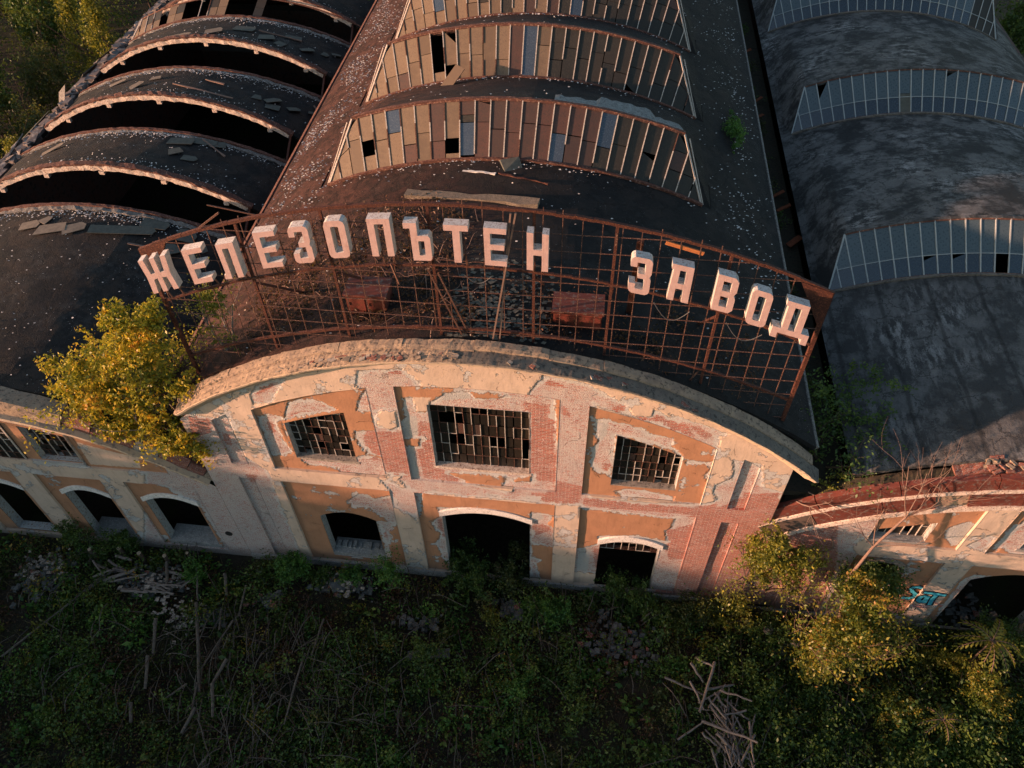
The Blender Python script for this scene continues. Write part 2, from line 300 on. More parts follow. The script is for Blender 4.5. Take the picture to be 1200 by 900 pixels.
MASKS=[('p','x',[(-8.39,10.64),(-7.93,10.82),(-7.35,10.77),(-7.38,10.17),(-7.5,8.36),(-8.34,8.11),(-8.43,8.24),(-8.47,8.97),(-8.31,9.79),(-8.47,10.03)]),
('p','o',[(-7.67,10.43),(-7.43,10.42),(-7.43,9.73),(-7.38,8.75),(-7.47,8.46),(-7.6,9.27),(-7.67,9.87)]),
('p','x',[(-7.32,10.64),(-6.92,11.63),(-6.44,11.88),(-5.96,11.94),(-5.48,11.72),(-5.07,11.41),(-5.92,11.1),(-7.24,10.53)]),
('p','x',[(-4.71,10.26),(-4.3,10.31),(-3.69,10.39),(-3.39,8.56),(-4.48,8.78),(-4.43,9.15),(-4.51,8.96),(-4.77,9.73)]),
('p','x',[(-4.43,11.45),(-4.2,12.18),(-3.92,12.67),(-3.35,12.74),(-3.66,10.65),(-3.89,10.87),(-3.87,11.36),(-4.17,11.4)]),
('p','x',[(-7.23,8.4),(-4.92,8.54),(-4.48,8.78),(-3.39,8.56),(-3.54,7.39),(-5.73,7.22),(-5.82,7.65),(-6.38,7.76),(-6.98,7.67),(-7.2,8.03)]),
('p','r',[(-8.11,10.33),(-7.66,10.39),(-7.64,9.79),(-8.01,9.66)]),
('p','r',[(-7.14,10.96),(-6.33,11.22),(-5.91,11.19),(-6.85,10.78)]),
('p','r',[(-4.34,10.39),(-3.46,10.5),(-3.62,8.53),(-4.54,8.4)]),
('p','x',[(-2.98,12.93),(2.65,13.42),(3.11,6.81),(-3.21,6.85)]),
('p','o',[(-3.02,13.0),(1.02,12.94),(0.72,12.72),(-0.07,12.67),(-0.25,12.98),(-0.85,12.87),(-1.27,12.6),(-1.59,12.3),(-2.29,12.41),(-2.65,12.36),(-2.67,11.34),(-2.82,10.75),(-3.01,10.73)]),
('p','o',[(-3.09,10.04),(-2.26,10.06),(-2.33,9.62),(-3.1,9.56)]),
('p','o',[(-1.26,7.97),(0.86,8.14),(0.86,7.76),(0.61,7.03),(-0.81,7.11),(-0.61,7.54),(-1.0,7.77)]),
('p','o',[(1.25,8.01),(1.91,8.3),(1.86,7.91),(1.3,7.82)]),
('p','c',[(-2.28,12.48),(-1.62,12.52),(-1.74,11.78),(-2.17,11.64)]),
('p','g',[(-2.77,11.33),(-2.19,11.4),(-2.3,10.14),(-2.92,10.15)]),
('p','g',[(-2.88,9.54),(-2.57,9.41),(-2.51,7.35),(-3.04,7.27)]),
('p','g',[(-1.15,12.8),(-0.25,12.94),(-0.12,12.59),(-1.29,12.33)]),
('p','r',[(-2.17,11.16),(-1.76,11.05),(-1.84,8.41),(-0.88,7.79),(-1.02,7.38),(-2.33,7.48),(-2.46,9.42)]),
('p','r',[(1.6,12.71),(1.94,12.6),(1.94,12.15),(1.65,12.19)]),
('p','r',[(1.85,10.18),(2.11,10.13),(2.02,9.15),(1.85,9.21)]),
('p','x',[(4.07,12.02),(4.35,12.1),(4.95,11.94),(5.55,11.82),(6.07,11.49),(6.89,11.27),(6.84,10.94),(7.25,10.49),(7.38,10.12),(6.99,10.54),(4.86,11.25),(4.95,9.56),(4.95,8.65),(4.7,8.8),(4.26,8.92),(4.07,9.44),(4.07,10.31),(4.29,10.85),(4.09,11.31)]),
('p','x',[(5.1,7.77),(5.52,7.98),(6.27,8.0),(7.38,7.78),(7.44,7.3),(6.34,7.42),(5.35,7.47)]),
('p','x',[(7.4,10.17),(8.21,10.11),(8.75,10.45),(8.96,9.34),(8.42,8.89),(8.24,9.32),(8.38,9.7),(8.25,9.9),(7.49,9.88)]),
('p','g',[(4.07,12.02),(4.56,12.0),(4.57,11.21),(4.35,10.69),(4.19,9.27),(4.07,9.44),(4.07,10.31),(4.29,10.85)]),
('p','g',[(7.4,10.17),(8.21,10.11),(8.25,9.9),(7.49,9.88)]),
('p','r',[(4.49,9.5),(4.85,9.55),(4.92,8.74),(4.58,8.97)]),
('p','x',[(-5.9,5.28),(-5.23,5.97),(-4.87,5.97),(-4.61,5.69),(-3.9,6.07),(-2.55,6.44),(-2.72,4.8),(-3.96,3.68),(-4.37,3.96),(-4.67,4.48),(-4.98,4.87),(-5.72,4.86)]),
('p','x',[(-4.78,3.95),(-4.43,3.95),(-3.74,3.95),(-4.35,3.14),(-4.25,2.43),(-4.52,1.88),(-4.53,0.85),(-4.91,0.51),(-4.76,2.09),(-4.78,3.06)]),
('p','r',[(-4.74,3.31),(-4.48,3.12),(-4.5,2.51),(-4.77,2.46)]),
('p','x',[(-2.02,5.46),(-0.6,5.69),(-0.45,5.29),(-1.74,4.85),(-1.8,0.84),(-1.88,0.15),(-2.22,1.67),(-2.27,2.29),(-2.58,2.36),(-2.2,2.67),(-2.08,3.3),(-2.43,4.29),(-1.86,4.83)]),
('p','x',[(1.84,4.79),(1.89,5.78),(2.33,5.74),(2.91,5.63),(2.58,4.91),(2.94,4.64),(3.09,-0.94),(1.82,-1.21)]),
('p','o',[(1.93,3.18),(2.37,3.13),(2.99,3.0),(3.08,-0.38),(2.48,-0.22),(2.13,1.46),(2.38,1.9),(2.0,2.08)]),
('p','r',[(-2.08,4.46),(-1.82,4.62),(-1.79,2.99),(-2.08,3.3)]),
('p','r',[(1.87,4.68),(2.52,4.9),(2.77,4.49),(2.17,3.93),(1.93,3.53)]),
('p','g',[(1.89,5.78),(2.33,5.74),(2.45,5.33),(1.99,4.92)]),
('p','x',[(3.34,6.75),(8.66,6.48),(9.31,-1.35),(3.3,-1.19)]),
('p','o',[(3.64,6.28),(7.6,6.19),(7.57,5.55),(7.34,5.18),(7.55,4.43),(6.29,4.71),(4.68,4.37),(4.83,3.82),(4.2,3.29),(3.66,3.13)]),
('p','c',[(3.74,1.12),(4.83,1.07),(4.9,-0.0),(3.8,-0.09)]),
('p','g',[(3.84,1.92),(4.09,3.09),(4.51,3.28),(4.45,1.13),(3.99,1.3)]),
('p','r',[(4.57,3.3),(4.87,3.35),(4.86,1.6),(4.72,1.83)]),
('p','r',[(7.28,5.17),(8.52,6.03),(8.51,3.06),(7.81,2.93)]),
('f','x',[(-8.18,12.03),(-7.84,12.53),(-7.07,12.91),(-6.63,13.03),(-7.28,12.05),(-7.44,11.64),(-8.25,11.39)]),
('f','r',[(-8.22,12.1),(-7.75,12.46),(-7.16,12.75),(-7.22,12.52),(-7.8,12.07),(-8.15,11.95)]),
('f','x',[(-4.18,12.94),(-3.97,13.76),(-2.4,14.0),(-1.85,13.35),(-2.62,7.62),(-3.3,7.62),(-4.03,7.75),(-4.19,7.39),(-3.12,6.75),(-3.65,6.25),(-4.54,8.11),(-4.38,10.8),(-4.05,12.81)]),
('f','c',[(-3.76,11.21),(-3.45,11.73),(-2.94,11.71),(-2.95,10.82),(-3.3,10.61),(-3.64,10.81)]),
('f','r',[(-3.36,13.76),(-2.42,13.89),(-2.44,13.72),(-3.28,13.62)]),
('f','r',[(-3.77,10.29),(-2.97,10.65),(-2.92,7.97),(-3.53,8.07)]),
('f','x',[(-12.14,10.75),(-10.19,10.48),(-9.42,10.51),(-9.5,9.51),(-9.47,8.1),(-8.72,7.17),(-8.81,5.9),(-8.9,0.52),(-10.71,-1.64),(-18.02,-3.1),(-12.95,10.0)]),
('f','r',[(-10.99,10.64),(-10.19,10.48),(-10.41,9.52),(-11.38,8.98)]),
('f','r',[(-10.09,9.43),(-9.77,9.33),(-9.9,8.62),(-10.17,8.58)]),
('f','r',[(-9.84,6.77),(-9.31,6.85),(-9.61,6.1),(-9.9,6.05)]),
('f','x',[(1.81,13.26),(2.09,13.87),(2.65,14.21),(3.61,13.47),(4.11,12.95),(4.23,6.99),(-2.91,6.58),(-3.38,7.41),(-2.96,8.06),(1.15,7.21),(1.71,9.02)]),
('f','x',[(2.23,14.23),(3.77,13.92),(5.04,13.06),(5.38,12.51),(5.95,12.5),(5.99,12.96),(6.71,12.52),(8.43,11.57),(8.39,11.0),(7.89,11.1),(5.79,12.25),(3.83,12.92),(3.84,7.03),(8.47,7.57),(8.64,6.59),(2.18,5.5)]),
('f','r',[(2.37,13.97),(2.94,13.82),(3.04,13.62),(2.38,13.69)]),
('f','r',[(7.22,12.28),(7.73,12.04),(8.16,11.78),(7.96,11.51),(7.52,11.85)]),
('f','r',[(2.92,12.81),(3.23,12.39),(3.24,12.16),(2.94,12.2)]),
('f','r',[(2.6,7.73),(3.59,7.59),(3.33,7.15),(2.49,7.22)]),
('f','x',[(-3.81,6.85),(-2.99,6.87),(-2.19,6.69),(-2.97,4.41),(-3.32,5.02),(-3.89,5.36)]),
('f','x',[(-3.15,7.45),(-2.71,7.31),(-1.24,7.04),(4.13,6.87),(4.18,5.94),(2.73,6.65),(-1.27,6.63),(-2.73,6.6),(-3.13,6.64)]),
('f','r',[(2.92,7.78),(3.66,7.4),(3.44,7.17),(2.89,7.18)]),
('f','x',[(2.16,7.37),(3.88,7.34),(7.98,7.29),(8.96,7.85),(10.86,8.72),(12.31,-0.27),(9.35,-1.67),(7.17,0.03),(7.74,5.14),(7.58,6.3),(5.33,6.45),(3.64,6.59),(2.68,6.64)]),
('f','c',[(2.82,6.66),(3.85,6.67),(3.91,0.18),(2.87,-0.03)]),
('f','r',[(4.45,7.03),(6.37,7.13),(6.42,6.73),(5.04,6.61)]),
('f','r',[(8.19,7.33),(8.99,7.66),(9.3,5.96),(8.61,6.05)]),
('f','x',[(6.48,12.79),(8.09,12.16),(8.65,11.92),(8.32,11.64),(8.28,11.07),(8.05,11.28),(7.12,11.64)]),
('f','x',[(9.02,10.5),(9.38,10.47),(10.08,10.4),(10.38,9.02),(11.25,8.78),(11.75,6.28),(7.73,5.58),(8.56,7.39),(8.94,7.94),(8.7,8.39),(8.74,8.77),(9.22,9.21),(9.2,9.83)]),
('f','r',[(9.8,8.37),(11.15,8.77),(11.23,8.02),(10.07,7.03)]),
('f','g',[(9.02,10.5),(9.34,10.38),(9.42,9.78),(9.27,9.22),(8.72,8.58),(8.72,8.86),(9.19,9.39),(9.21,9.92)]),
('f','x',[(11.37,6.53),(13.83,7.26),(14.18,7.82),(15.12,8.07),(15.47,7.03),(14.76,5.95),(14.74,5.29),(15.2,4.7),(16.03,-0.15),(10.11,-2.26),(10.36,3.29)]),
('f','r',[(12.58,6.42),(13.24,6.75),(13.79,5.56),(13.28,5.02)]),
('f','x',[(16.12,8.52),(17.47,9.21),(18.49,9.1),(17.69,8.69),(16.3,8.17)]),
('f','x',[(15.72,4.79),(16.83,4.78),(17.64,4.35),(17.29,3.93),(16.2,4.19)]),
('f','g',[(16.85,5.18),(17.61,5.15),(17.61,4.87),(17.04,4.93)]),
('f','x',[(18.64,6.34),(19.12,7.16),(19.39,7.0),(19.43,5.94),(18.96,6.07)]),
('f','g',[(18.64,6.34),(19.0,6.72),(19.16,6.33),(18.96,6.07)]),
('f','x',[(19.42,3.87),(20.02,3.75),(20.37,1.79),(20.65,0.19),(19.57,0.51),(19.51,1.6)]),
('p','x',[(14.99,5.65),(17.16,5.94),(17.65,5.48),(17.73,5.27),(15.47,4.85)]),
('p','x',[(14.25,7.01),(14.62,6.86),(15.07,6.42),(15.04,5.66),(14.0,4.11),(13.25,6.83)]),
('p','x',[(17.7,7.39),(18.19,7.82),(18.57,7.64),(18.68,6.74),(18.53,6.08),(18.15,6.12),(17.71,6.57),(17.57,7.06)]),
('p','g',[(17.7,7.39),(18.19,7.82),(18.57,7.64),(18.68,6.74),(18.53,6.08),(18.15,6.12),(17.71,6.57),(17.57,7.06)]),
('p','x',[(15.44,4.03),(16.16,4.4),(17.86,4.02),(17.51,3.59),(16.61,3.9),(15.64,3.59)]),
('p','x',[(19.66,6.5),(19.9,8.26),(20.27,8.51),(21.65,5.56),(20.5,5.79)]),
('p','g',[(19.64,6.06),(19.7,7.93),(20.01,7.69),(19.92,5.9)]),
('p','x',[(19.61,3.53),(19.84,4.06),(21.79,4.09),(22.34,4.08),(22.49,3.75),(20.33,3.67),(20.64,0.04),(19.76,0.13)]),
('f','x',[(-14.03,7.73),(-14.17,6.42),(-14.42,5.44),(-13.52,5.47),(-14.44,0.94),(-12.24,1.34),(-10.46,7.26),(-12.15,7.6)]),
('p','x',[(-14.37,5.79),(-13.78,4.8),(-12.84,3.94),(-12.76,-0.16),(-12.23,0.21),(-11.07,6.28)]),
('f','g',[(-20.89,6.78),(-19.26,6.6),(-19.26,6.09),(-16.69,6.26),(-16.52,6.79),(-18.57,6.7)]),
('p','c',[(-16.65,8.02),(-15.84,7.7),(-14.29,7.23),(-14.48,6.5),(-16.71,6.44)])]
MASKS+=[('f','r',[(7.5,-.8),(11.3,-.8),(11.3,7.9),(10.2,8.4),(8.6,7.0),(7.6,6.2)]),('f','r',[(11.2,-1),(15,-1),(14.6,3.6),(13.6,7.2),(11.2,6.6)]),('f','r',[(3.9,6.65),(8.5,6.7),(8.4,7.2),(4.0,7.3)]),('f','r',[(1.9,6.7),(3.8,6.7),(3.9,8.0),(2.9,8.3),(2.85,7.3),(1.9,7.3)]),('f','r',[(-3.85,7.6),(-2.85,7.6),(-2.85,10.6),(-3.85,10.4)]),('f','r',[(4.4,12.6),(6.5,11.9),(7.6,11.5),(7.2,12.2),(5.0,13.1)]),('p','r',[(1.85,8.0),(2.85,8.0),(2.85,12.6),(1.9,12.6)])]
def link(o,parent=None):
    COL.objects.link(o)
    if parent is not None:
        o.parent=parent
        if parent.type=='EMPTY' and parent.parent is None: o.matrix_parent_inverse=Matrix.Translation(-parent.location)
    return o
# ================================================================ facades
def sdf(px,pz,poly):
    P=np.array(poly,float); d=np.full(len(px),1e9); ins=np.zeros(len(px),bool); n=len(P)
    for i in range(n):
        ax,az=P[i]; bx,bz=P[(i+1)%n]; ex,ez=bx-ax,bz-az; L=ex*ex+ez*ez+1e-12
        t=np.clip(((px-ax)*ex+(pz-az)*ez)/L,0,1); d=np.minimum(d,np.hypot(px-ax-t*ex,pz-az-t*ez))
        c=((az>pz)!=(bz>pz)); 
        if abs(ez)>1e-9: ins^=c&(px<(pz-az)*ex/ez+ax)
    return np.where(ins,d,-d)
def masks(px,pz,plane):
    cov=np.full(len(px),.4); alt=np.full(len(px),-.4); red=np.zeros(len(px)); gr=np.full(len(px),-.4)
    for pl,k,poly in MASKS:
        if pl!=plane: continue
        a=np.array(poly); lo=a.min(0)-.45; hi=a.max(0)+.45
        w=np.where((px>lo[0])&(px<hi[0])&(pz>lo[1])&(pz<hi[1]))[0]
        if len(w)==0: continue
        d=np.clip(sdf(px[w],pz[w],poly),-.4,.4)
        if k=='x': cov[w]=np.minimum(cov[w],-d)
        elif k=='o': cov[w]=np.maximum(cov[w],d); alt[w]=np.minimum(alt[w],-d)
        elif k=='c': cov[w]=np.maximum(cov[w],d); alt[w]=np.maximum(alt[w],d); gr[w]=np.minimum(gr[w],-d)
        elif k=='g': gr[w]=np.maximum(gr[w],d); cov[w]=np.minimum(cov[w],-d)
        elif k=='r': red[w]=np.maximum(red[w],np.clip(d/.12+.5,0,1))
    return cov,alt,red,gr
def facade(parent,x0,x1,ztop,zb,panels,st=.075,part_name='wall'):
    Vs=[];Fs=[];Ms=[];pl=[]; nv=0
    def grid(xa,xb,zl,zh,y,plane,mi):
        nonlocal nv
        xs=np.linspace(xa,xb,max(1,int(math.ceil((xb-xa)/st)))+1); 
        L=np.array([zl(x) for x in xs]); H=np.array([zh(x) for x in xs])
        if (H-L).max()<.02: return
        nz=max(1,int(math.ceil((H-L).max()/st))); t=np.linspace(0,1,nz+1)
        X=np.repeat(xs[:,None],nz+1,1); Z=L[:,None]+(H-L)[:,None]*t[None,:]
        V=np.stack([X,np.full_like(X,y),Z],-1).reshape(-1,3); a=np.arange(len(xs)-1)[:,None]*(nz+1)+np.arange(nz)[None,:]
        F=np.stack([a,a+nz+1,a+nz+2,a+1],-1).reshape(-1,4)+nv
        Vs.append(V); Fs.append(F); Ms.append(np.full(len(F),mi)); pl.append(np.full(len(V),{'f':0,'p':1}[plane])); nv+=len(V)
    def strip(pts,ya,yb,mi,plane='f'):
        nonlocal nv
        q=[]
        for (a,b) in zip(pts[:-1],pts[1:]):
            k=max(1,int(math.hypot(b[0]-a[0],b[1]-a[1])/.15))
            q+=[(a[0]+(b[0]-a[0])*i/k,a[1]+(b[1]-a[1])*i/k) for i in range(k)]
        q.append(pts[-1]); q=np.array(q); n=len(q)
        V=np.concatenate([np.c_[q[:,0],np.full(n,ya),q[:,1]],np.c_[q[:,0],np.full(n,yb),q[:,1]]]); i=np.arange(n-1)
        F=np.stack([i,i+1,i+1+n,i+n],-1)+nv; Vs.append(V); Fs.append(F); Ms.append(np.full(len(F),mi)); pl.append(np.full(len(V),2 if plane=='n' else 0)); nv+=len(V)
    c=lambda v:(v if callable(v) else (lambda x,v=v:v))
    for p in panels:
        p['z0']=c(p['z0']); p['z1']=c(p['z1'])
        if p.get('op'): p['op']['z0']=c(p['op']['z0']); p['op']['z1']=c(p['op']['z1'])
    br={x0,x1}
    for p in panels:
        br|={p['x0'],p['x1']}
        if p.get('op'): br|={p['op']['x0'],p['op']['x1']}
    br=sorted(b for b in br if x0<=b<=x1)
    for xa,xb in zip(br[:-1],br[1:]):
        xm=(xa+xb)/2; col=sorted([p for p in panels if p['x0']<xm<p['x1']],key=lambda p:p['z0'](xm)); z=c(zb)
        for p in col:
            grid(xa,xb,z,p['z0'],0,'f',0); yp=p.get('y',.10); mi=1 if p.get('kind','p')=='p' else 0; plane='p' if mi else 'f'; o=p.get('op')
            if o and o['x0']<xm<o['x1']:
                grid(xa,xb,p['z0'],o['z0'],yp,plane,mi); grid(xa,xb,o['z1'],p['z1'],yp,plane,mi)
            else: grid(xa,xb,p['z0'],p['z1'],yp,plane,mi)
            z=p['z1']
        grid(xa,xb,z,c(ztop),0,'f',0)
    def outline(o,n=16):
        xs=np.linspace(o['x0'],o['x1'],n)
        return [(x,o['z0'](x)) for x in xs]+[(x,o['z1'](x)) for x in xs[::-1]]+[(o['x0'],o['z0'](o['x0']))]
    for p in panels:
        strip(outline(p),-.012,p.get('y',.10)+.01,0)
        if p.get('op'): strip(outline(p['op']),p.get('y',.10)-.015,.5,2,'n')
    V=np.concatenate(Vs); F=np.concatenate(Fs); M=np.concatenate(Ms); PL=np.concatenate(pl)
    cov=np.full(len(V),.4); alt=np.full(len(V),-.4); red=np.zeros(len(V)); gr=np.full(len(V),-.4)
    for k,ch in ((0,'f'),(1,'p')):
        w=np.where(PL==k)[0]; r=masks(V[w,0],V[w,2],ch); cov[w],alt[w],red[w],gr[w]=r
    g=np.where(PL<2)[0]
    nz=np.array([mnoise.noise((V[i,0]*1.7,V[i,2]*1.7,3.1)) for i in g]) if len(g)<90000 else np.sin(V[g,0]*5.1+np.sin(V[g,2]*3.7)*2)*.5
    V[g,1]+=nz*.012-.03*np.clip(cov[g]/.05+.5,0,1)
    me=npmesh(part_name,V,F,[M_frame,M_panel,M_reveal2],{'cover':cov,'alt':alt,'red':red,'grey':gr}); me.polygons.foreach_set('material_index',M.astype(np.int32))
    o=bpy.data.objects.new(part_name,me); return link(o,parent)
M_reveal2=simple('whitewashed_reveal',(.42,.42,.40),(.30,.31,.31),4,.9,.5,0,(.22,.13,.10),.02)
def arch(xa,xb,crown,sag):
    xc=(xa+xb)/2; hw=(xb-xa)/2
    return lambda x:crown-sag*((x-xc)/hw)**2
def circ(x0,zc,R): return lambda x:zc-(R-math.sqrt(max(0,R*R-(x-x0)**2)))
def trim(parent,xa,xb,fn,th,name='arch_trim',mat=None,ya=.02,yb=.2,over=.1,x2=None):
    m=MB(); n=14; xs=np.linspace(xa-over,xb+over,n); 
    f=lambda x:fn(min(max(x,xa),xb))-abs(x-min(max(x,xa),xb))*.4
    poly=[(x,f(x)-.01) for x in xs]+[(x,f(x)+th) for x in xs[::-1]]
    m.prism(poly,ya,yb); return m.build(name,mat or M_white,parent)
def window(parent,o,nx,nz,missing=.2,y=.33,zlo=None,pane=True,extra=None):
    """frame mesh with the glazing bars; each remaining pane a sub-part"""
    xa,xb=o['x0'],o['x1']; z0=(lambda x:zlo) if zlo is not None else o['z0']; z1=o['z1']; m=MB(); w=.026
    xs=[xa+(xb-xa)*i/nx for i in range(nx+1)]
    zz=[z0(0)+(max(z1(x) for x in xs)-z0(0))*k/nz for k in range(nz+1)]
    for i,x in enumerate(xs):
        br=random.random()
        for k in range(nz):
            a,b=zz[k],min(zz[k+1],z1(x))
            if b-a<.05: continue
            if 0<i<nx and random.random()<.10: continue
            m.bar((x+random.uniform(-.01,.01),y,a),(x+random.uniform(-.01,.01),y,b),w if 0<i<nx else .07,.04,mi=0 if random.random()<.75 else 1)
    for k in range(nz+1):
        z=zz[k]
        for i in range(nx):
            if z>min(z1(xs[i]),z1(xs[i+1]))+.02: continue
            if 0<k and random.random()<.22: continue
            m.bar((xs[i],y-.003,z),(xs[i+1],y-.003,z),.022,.022,mi=random.choice([0,1,1,1]),upv=(0,1,0))
    for i in range(nx): m.bar((xs[i],y,z1(xs[i])-.03),(xs[i+1],y,z1(xs[i+1])-.03),.06,.05,mi=1,upv=(0,1,0))
    wd=m.build('window',[M_barw,M_rod],parent)
    if pane:
        for i in range(nx):
            for k in range(nz):
                b=min(zz[k+1],z1(xs[i]),z1(xs[i+1])); a=zz[k]
                if b-a<.12 or random.random()<missing: continue
                q=MB(); g=.02; t=random.uniform(-.012,.012)
                q.box(xs[i]+g,y+.015+t,a+g,xs[i+1]-g,y+.022+t,b-g)
                q.build('pane',M_wpane if random.random()<.93 else M_pbrown,wd)
    return wd
# ---- central nave
MX0,MZC,MR=-.1,14.75,20.0
central=thing('factory_nave',(0,0,0),'tall central nave with peeling orange and cream facade, standing right behind the big letter sign','factory hall','naves of the derelict factory')
zfM=circ(-.1,14.42,17.4)
T=lambda x:zfM(x)-1.15
sideW=lambda x:zfM(x)-2.45
PM=[dict(x0=-8.4,x1=-3.86,z0=7.46,z1=T,op=dict(x0=-7.36,x1=-4.92,z0=8.2,z1=sideW)),
    dict(x0=-2.85,x1=2.85,z0=7.46,z1=T,op=dict(x0=-1.8,x1=1.82,z0=8.4,z1=12.12)),
    dict(x0=3.86,x1=8.4,z0=7.46,z1=T,op=dict(x0=4.92,x1=7.36,z0=8.17,z1=lambda x:zfM(x)-2.45)),
    dict(x0=-8.4,x1=-3.86,z0=.15,z1=6.58,op=dict(x0=-7.3,x1=-4.82,z0=.55,z1=arch(-7.3,-4.82,4.4,.45))),
    dict(x0=-2.85,x1=2.85,z0=.15,z1=6.58,op=dict(x0=-1.85,x1=1.85,z0=-.4,z1=arch(-1.85,1.85,5.4,.5))),
    dict(x0=3.86,x1=8.4,z0=.15,z1=6.58,op=dict(x0=4.82,x1=7.34,z0=-.4,z1=arch(4.82,7.34,4.2,.4))),
    dict(x0=9.42,x1=10.08,z0=7.35,z1=lambda x:zfM(x)-1.0,y=.10,kind='f'),dict(x0=9.38,x1=10.05,z0=.3,z1=6.4,y=.10,kind='f'),
    dict(x0=-10.2,x1=-9.5,z0=7.55,z1=lambda x:zfM(x)-.9,y=.10,kind='f'),dict(x0=-10.2,x1=-9.56,z0=.05,z1=6.55,y=.10,kind='f')]
facade(central,-11.45,11.18,zfM,-.8,PM,.075)
window(central,PM[0]['op'],8,7,.12); window(central,PM[1]['op'],12,6,.12); window(central,PM[2]['op'],9,7,.15)
window(central,PM[5]['op'],8,2,.75,zlo=3.05)
m=MB(); m.box(4.85,.4,2.98,7.32,.5,3.06); m.build('transom',M_rod,central)
trim(central,-1.85,1.85,PM[4]['op']['z1'],.34); trim(central,4.82,7.34,PM[5]['op']['z1'],.36)
for xa,xb,z in ((-7.36,-4.92,8.2),(-1.8,1.82,8.4),(4.92,7.36,8.17)):
    m=MB(); m.box(xa-.08,.08,z-.1,xb+.08,.5,z+.03); m.build('window_sill',M_conc if z<8.3 else M_rim,central)
m=MB(); m.box(-7.35,.1,.3,-4.75,.9,.78,jit=.02)
for i in range(10): x=-7.2+i*.25; m.box(x,.35+random.random()*.1,.76,x+random.uniform(.12,.24),.7,.8+random.random()*.14,jit=.02)
m.build('window_sill',M_sill,central)
for a,b,z in ((-11.4,-2.0,.14),(2.0,4.75,.1),(7.4,11.1,-.05)):
    m=MB(); m.box(a,-.1,-.9,b,.02,z,jit=.01); m.build('plinth',M_sill,central)
# side walls, back wall
def wallbox(parent,x0,y0,z0,x1,y1,z1,mat,name='side_wall'):
    m=MB(); m.box(x0,y0,z0,x1,y1,z1); return m.build(name,mat,parent)
M_side=simple('dim_brick_side_wall',(.14,.07,.052),(.10,.085,.075),1.5,.95,.6,0,(.05,.045,.04),.03)
wallbox(central,10.85,.75,-1,11.2,46,10.6,M_side); wallbox(central,-11.2,.75,-1,-10.85,46,10.6,M_side); wallbox(central,-11.2,46,-1,11.2,46.4,14,M_side,'back_wall')
m=MB(); m.box(11.18,-.01,6.0,11.2,.75,10.42); m.box(11.18,-.01,-.8,11.2,.75,6.0); m.build('corner_return',M_side,central)
# cornice cove, dark cornice top, coping blocks (swept along the arch of the facade)
def sweep(parent,name,mat,zf,xa,xb,prof,n,jit=.0,smooth=False,mi=None):
    m=MB(); k=len(prof); vs=[]
    for i in range(n+1):
        x=xa+(xb-xa)*i/n; e=.01; dx=zf(x+e)-zf(x-e); nl=math.hypot(2*e,dx); nx,nz=-dx/nl,2*e/nl
        for j,(y,d) in enumerate(prof):
            s=1+0*j; r=mnoise.noise((x*2.1,y*3,d*3))*jit+random.uniform(-jit,jit)*.3
            vs.append((x+nx*(d+r),y+mnoise.noise((x*1.3,7+d,y))*jit,zf(x)+nz*(d+r)))
    fs=[(i*k+j,i*k+(j+1)%k,(i+1)*k+(j+1)%k,(i+1)*k+j) for i in range(n) for j in range(k)]
    m.add(vs,fs,0,smooth); m.add(vs[:k],[tuple(range(k-1,-1,-1))]); m.add(vs[-k:],[tuple(range(k))])
    return m.build(name,mat,parent)
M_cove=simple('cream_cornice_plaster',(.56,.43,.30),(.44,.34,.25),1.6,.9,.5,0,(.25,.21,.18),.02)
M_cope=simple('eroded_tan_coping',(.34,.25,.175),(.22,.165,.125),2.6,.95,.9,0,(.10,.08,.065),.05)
sweep(central,'cornice',M_cove,zfM,-11.0,11.75,[(0.02,-.06),(-.12,.08),(-.34,.30),(-.36,.38),(.1,.42),(.1,.0)],120,.022)
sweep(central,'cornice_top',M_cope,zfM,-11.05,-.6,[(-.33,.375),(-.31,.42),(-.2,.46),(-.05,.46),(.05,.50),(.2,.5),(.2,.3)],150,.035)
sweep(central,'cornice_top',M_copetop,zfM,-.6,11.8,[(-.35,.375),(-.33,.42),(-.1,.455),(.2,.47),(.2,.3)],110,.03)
xs=[-11.0]
while xs[-1]<10.6: xs.append(xs[-1]+(random.uniform(2.0,3.6) if xs[-1]<0 else random.uniform(1.6,3.2)))
xs[-1]=11.5
for a,b in zip(xs[:-1],xs[1:]):
    j=random.uniform(-.03,.03); left=a<-1
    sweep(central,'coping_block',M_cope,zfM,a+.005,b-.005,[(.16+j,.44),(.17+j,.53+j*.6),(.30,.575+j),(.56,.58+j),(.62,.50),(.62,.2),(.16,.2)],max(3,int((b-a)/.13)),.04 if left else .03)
# loose render flakes and broken bricks lying on the left part of the cornice
for i in range(150):
    x=random.uniform(-10.8,-.5) if i<135 else random.uniform(-.5,10.5); y=random.uniform(-.25,.1); w=random.uniform(.08,.32)
    q=MB(); q.box(-w/2,-.07,-.02,w/2,.07,.035,jit=.02); o=q.build('render_flake',random.choice([M_cope,M_cope,M_conc,M_brick,M_copetop]),central,(x,y,zfM(x)+.45)); o.rotation_euler=(random.uniform(-.2,.2),math.atan((x+.1)/17.4),random.uniform(-.6,.6))
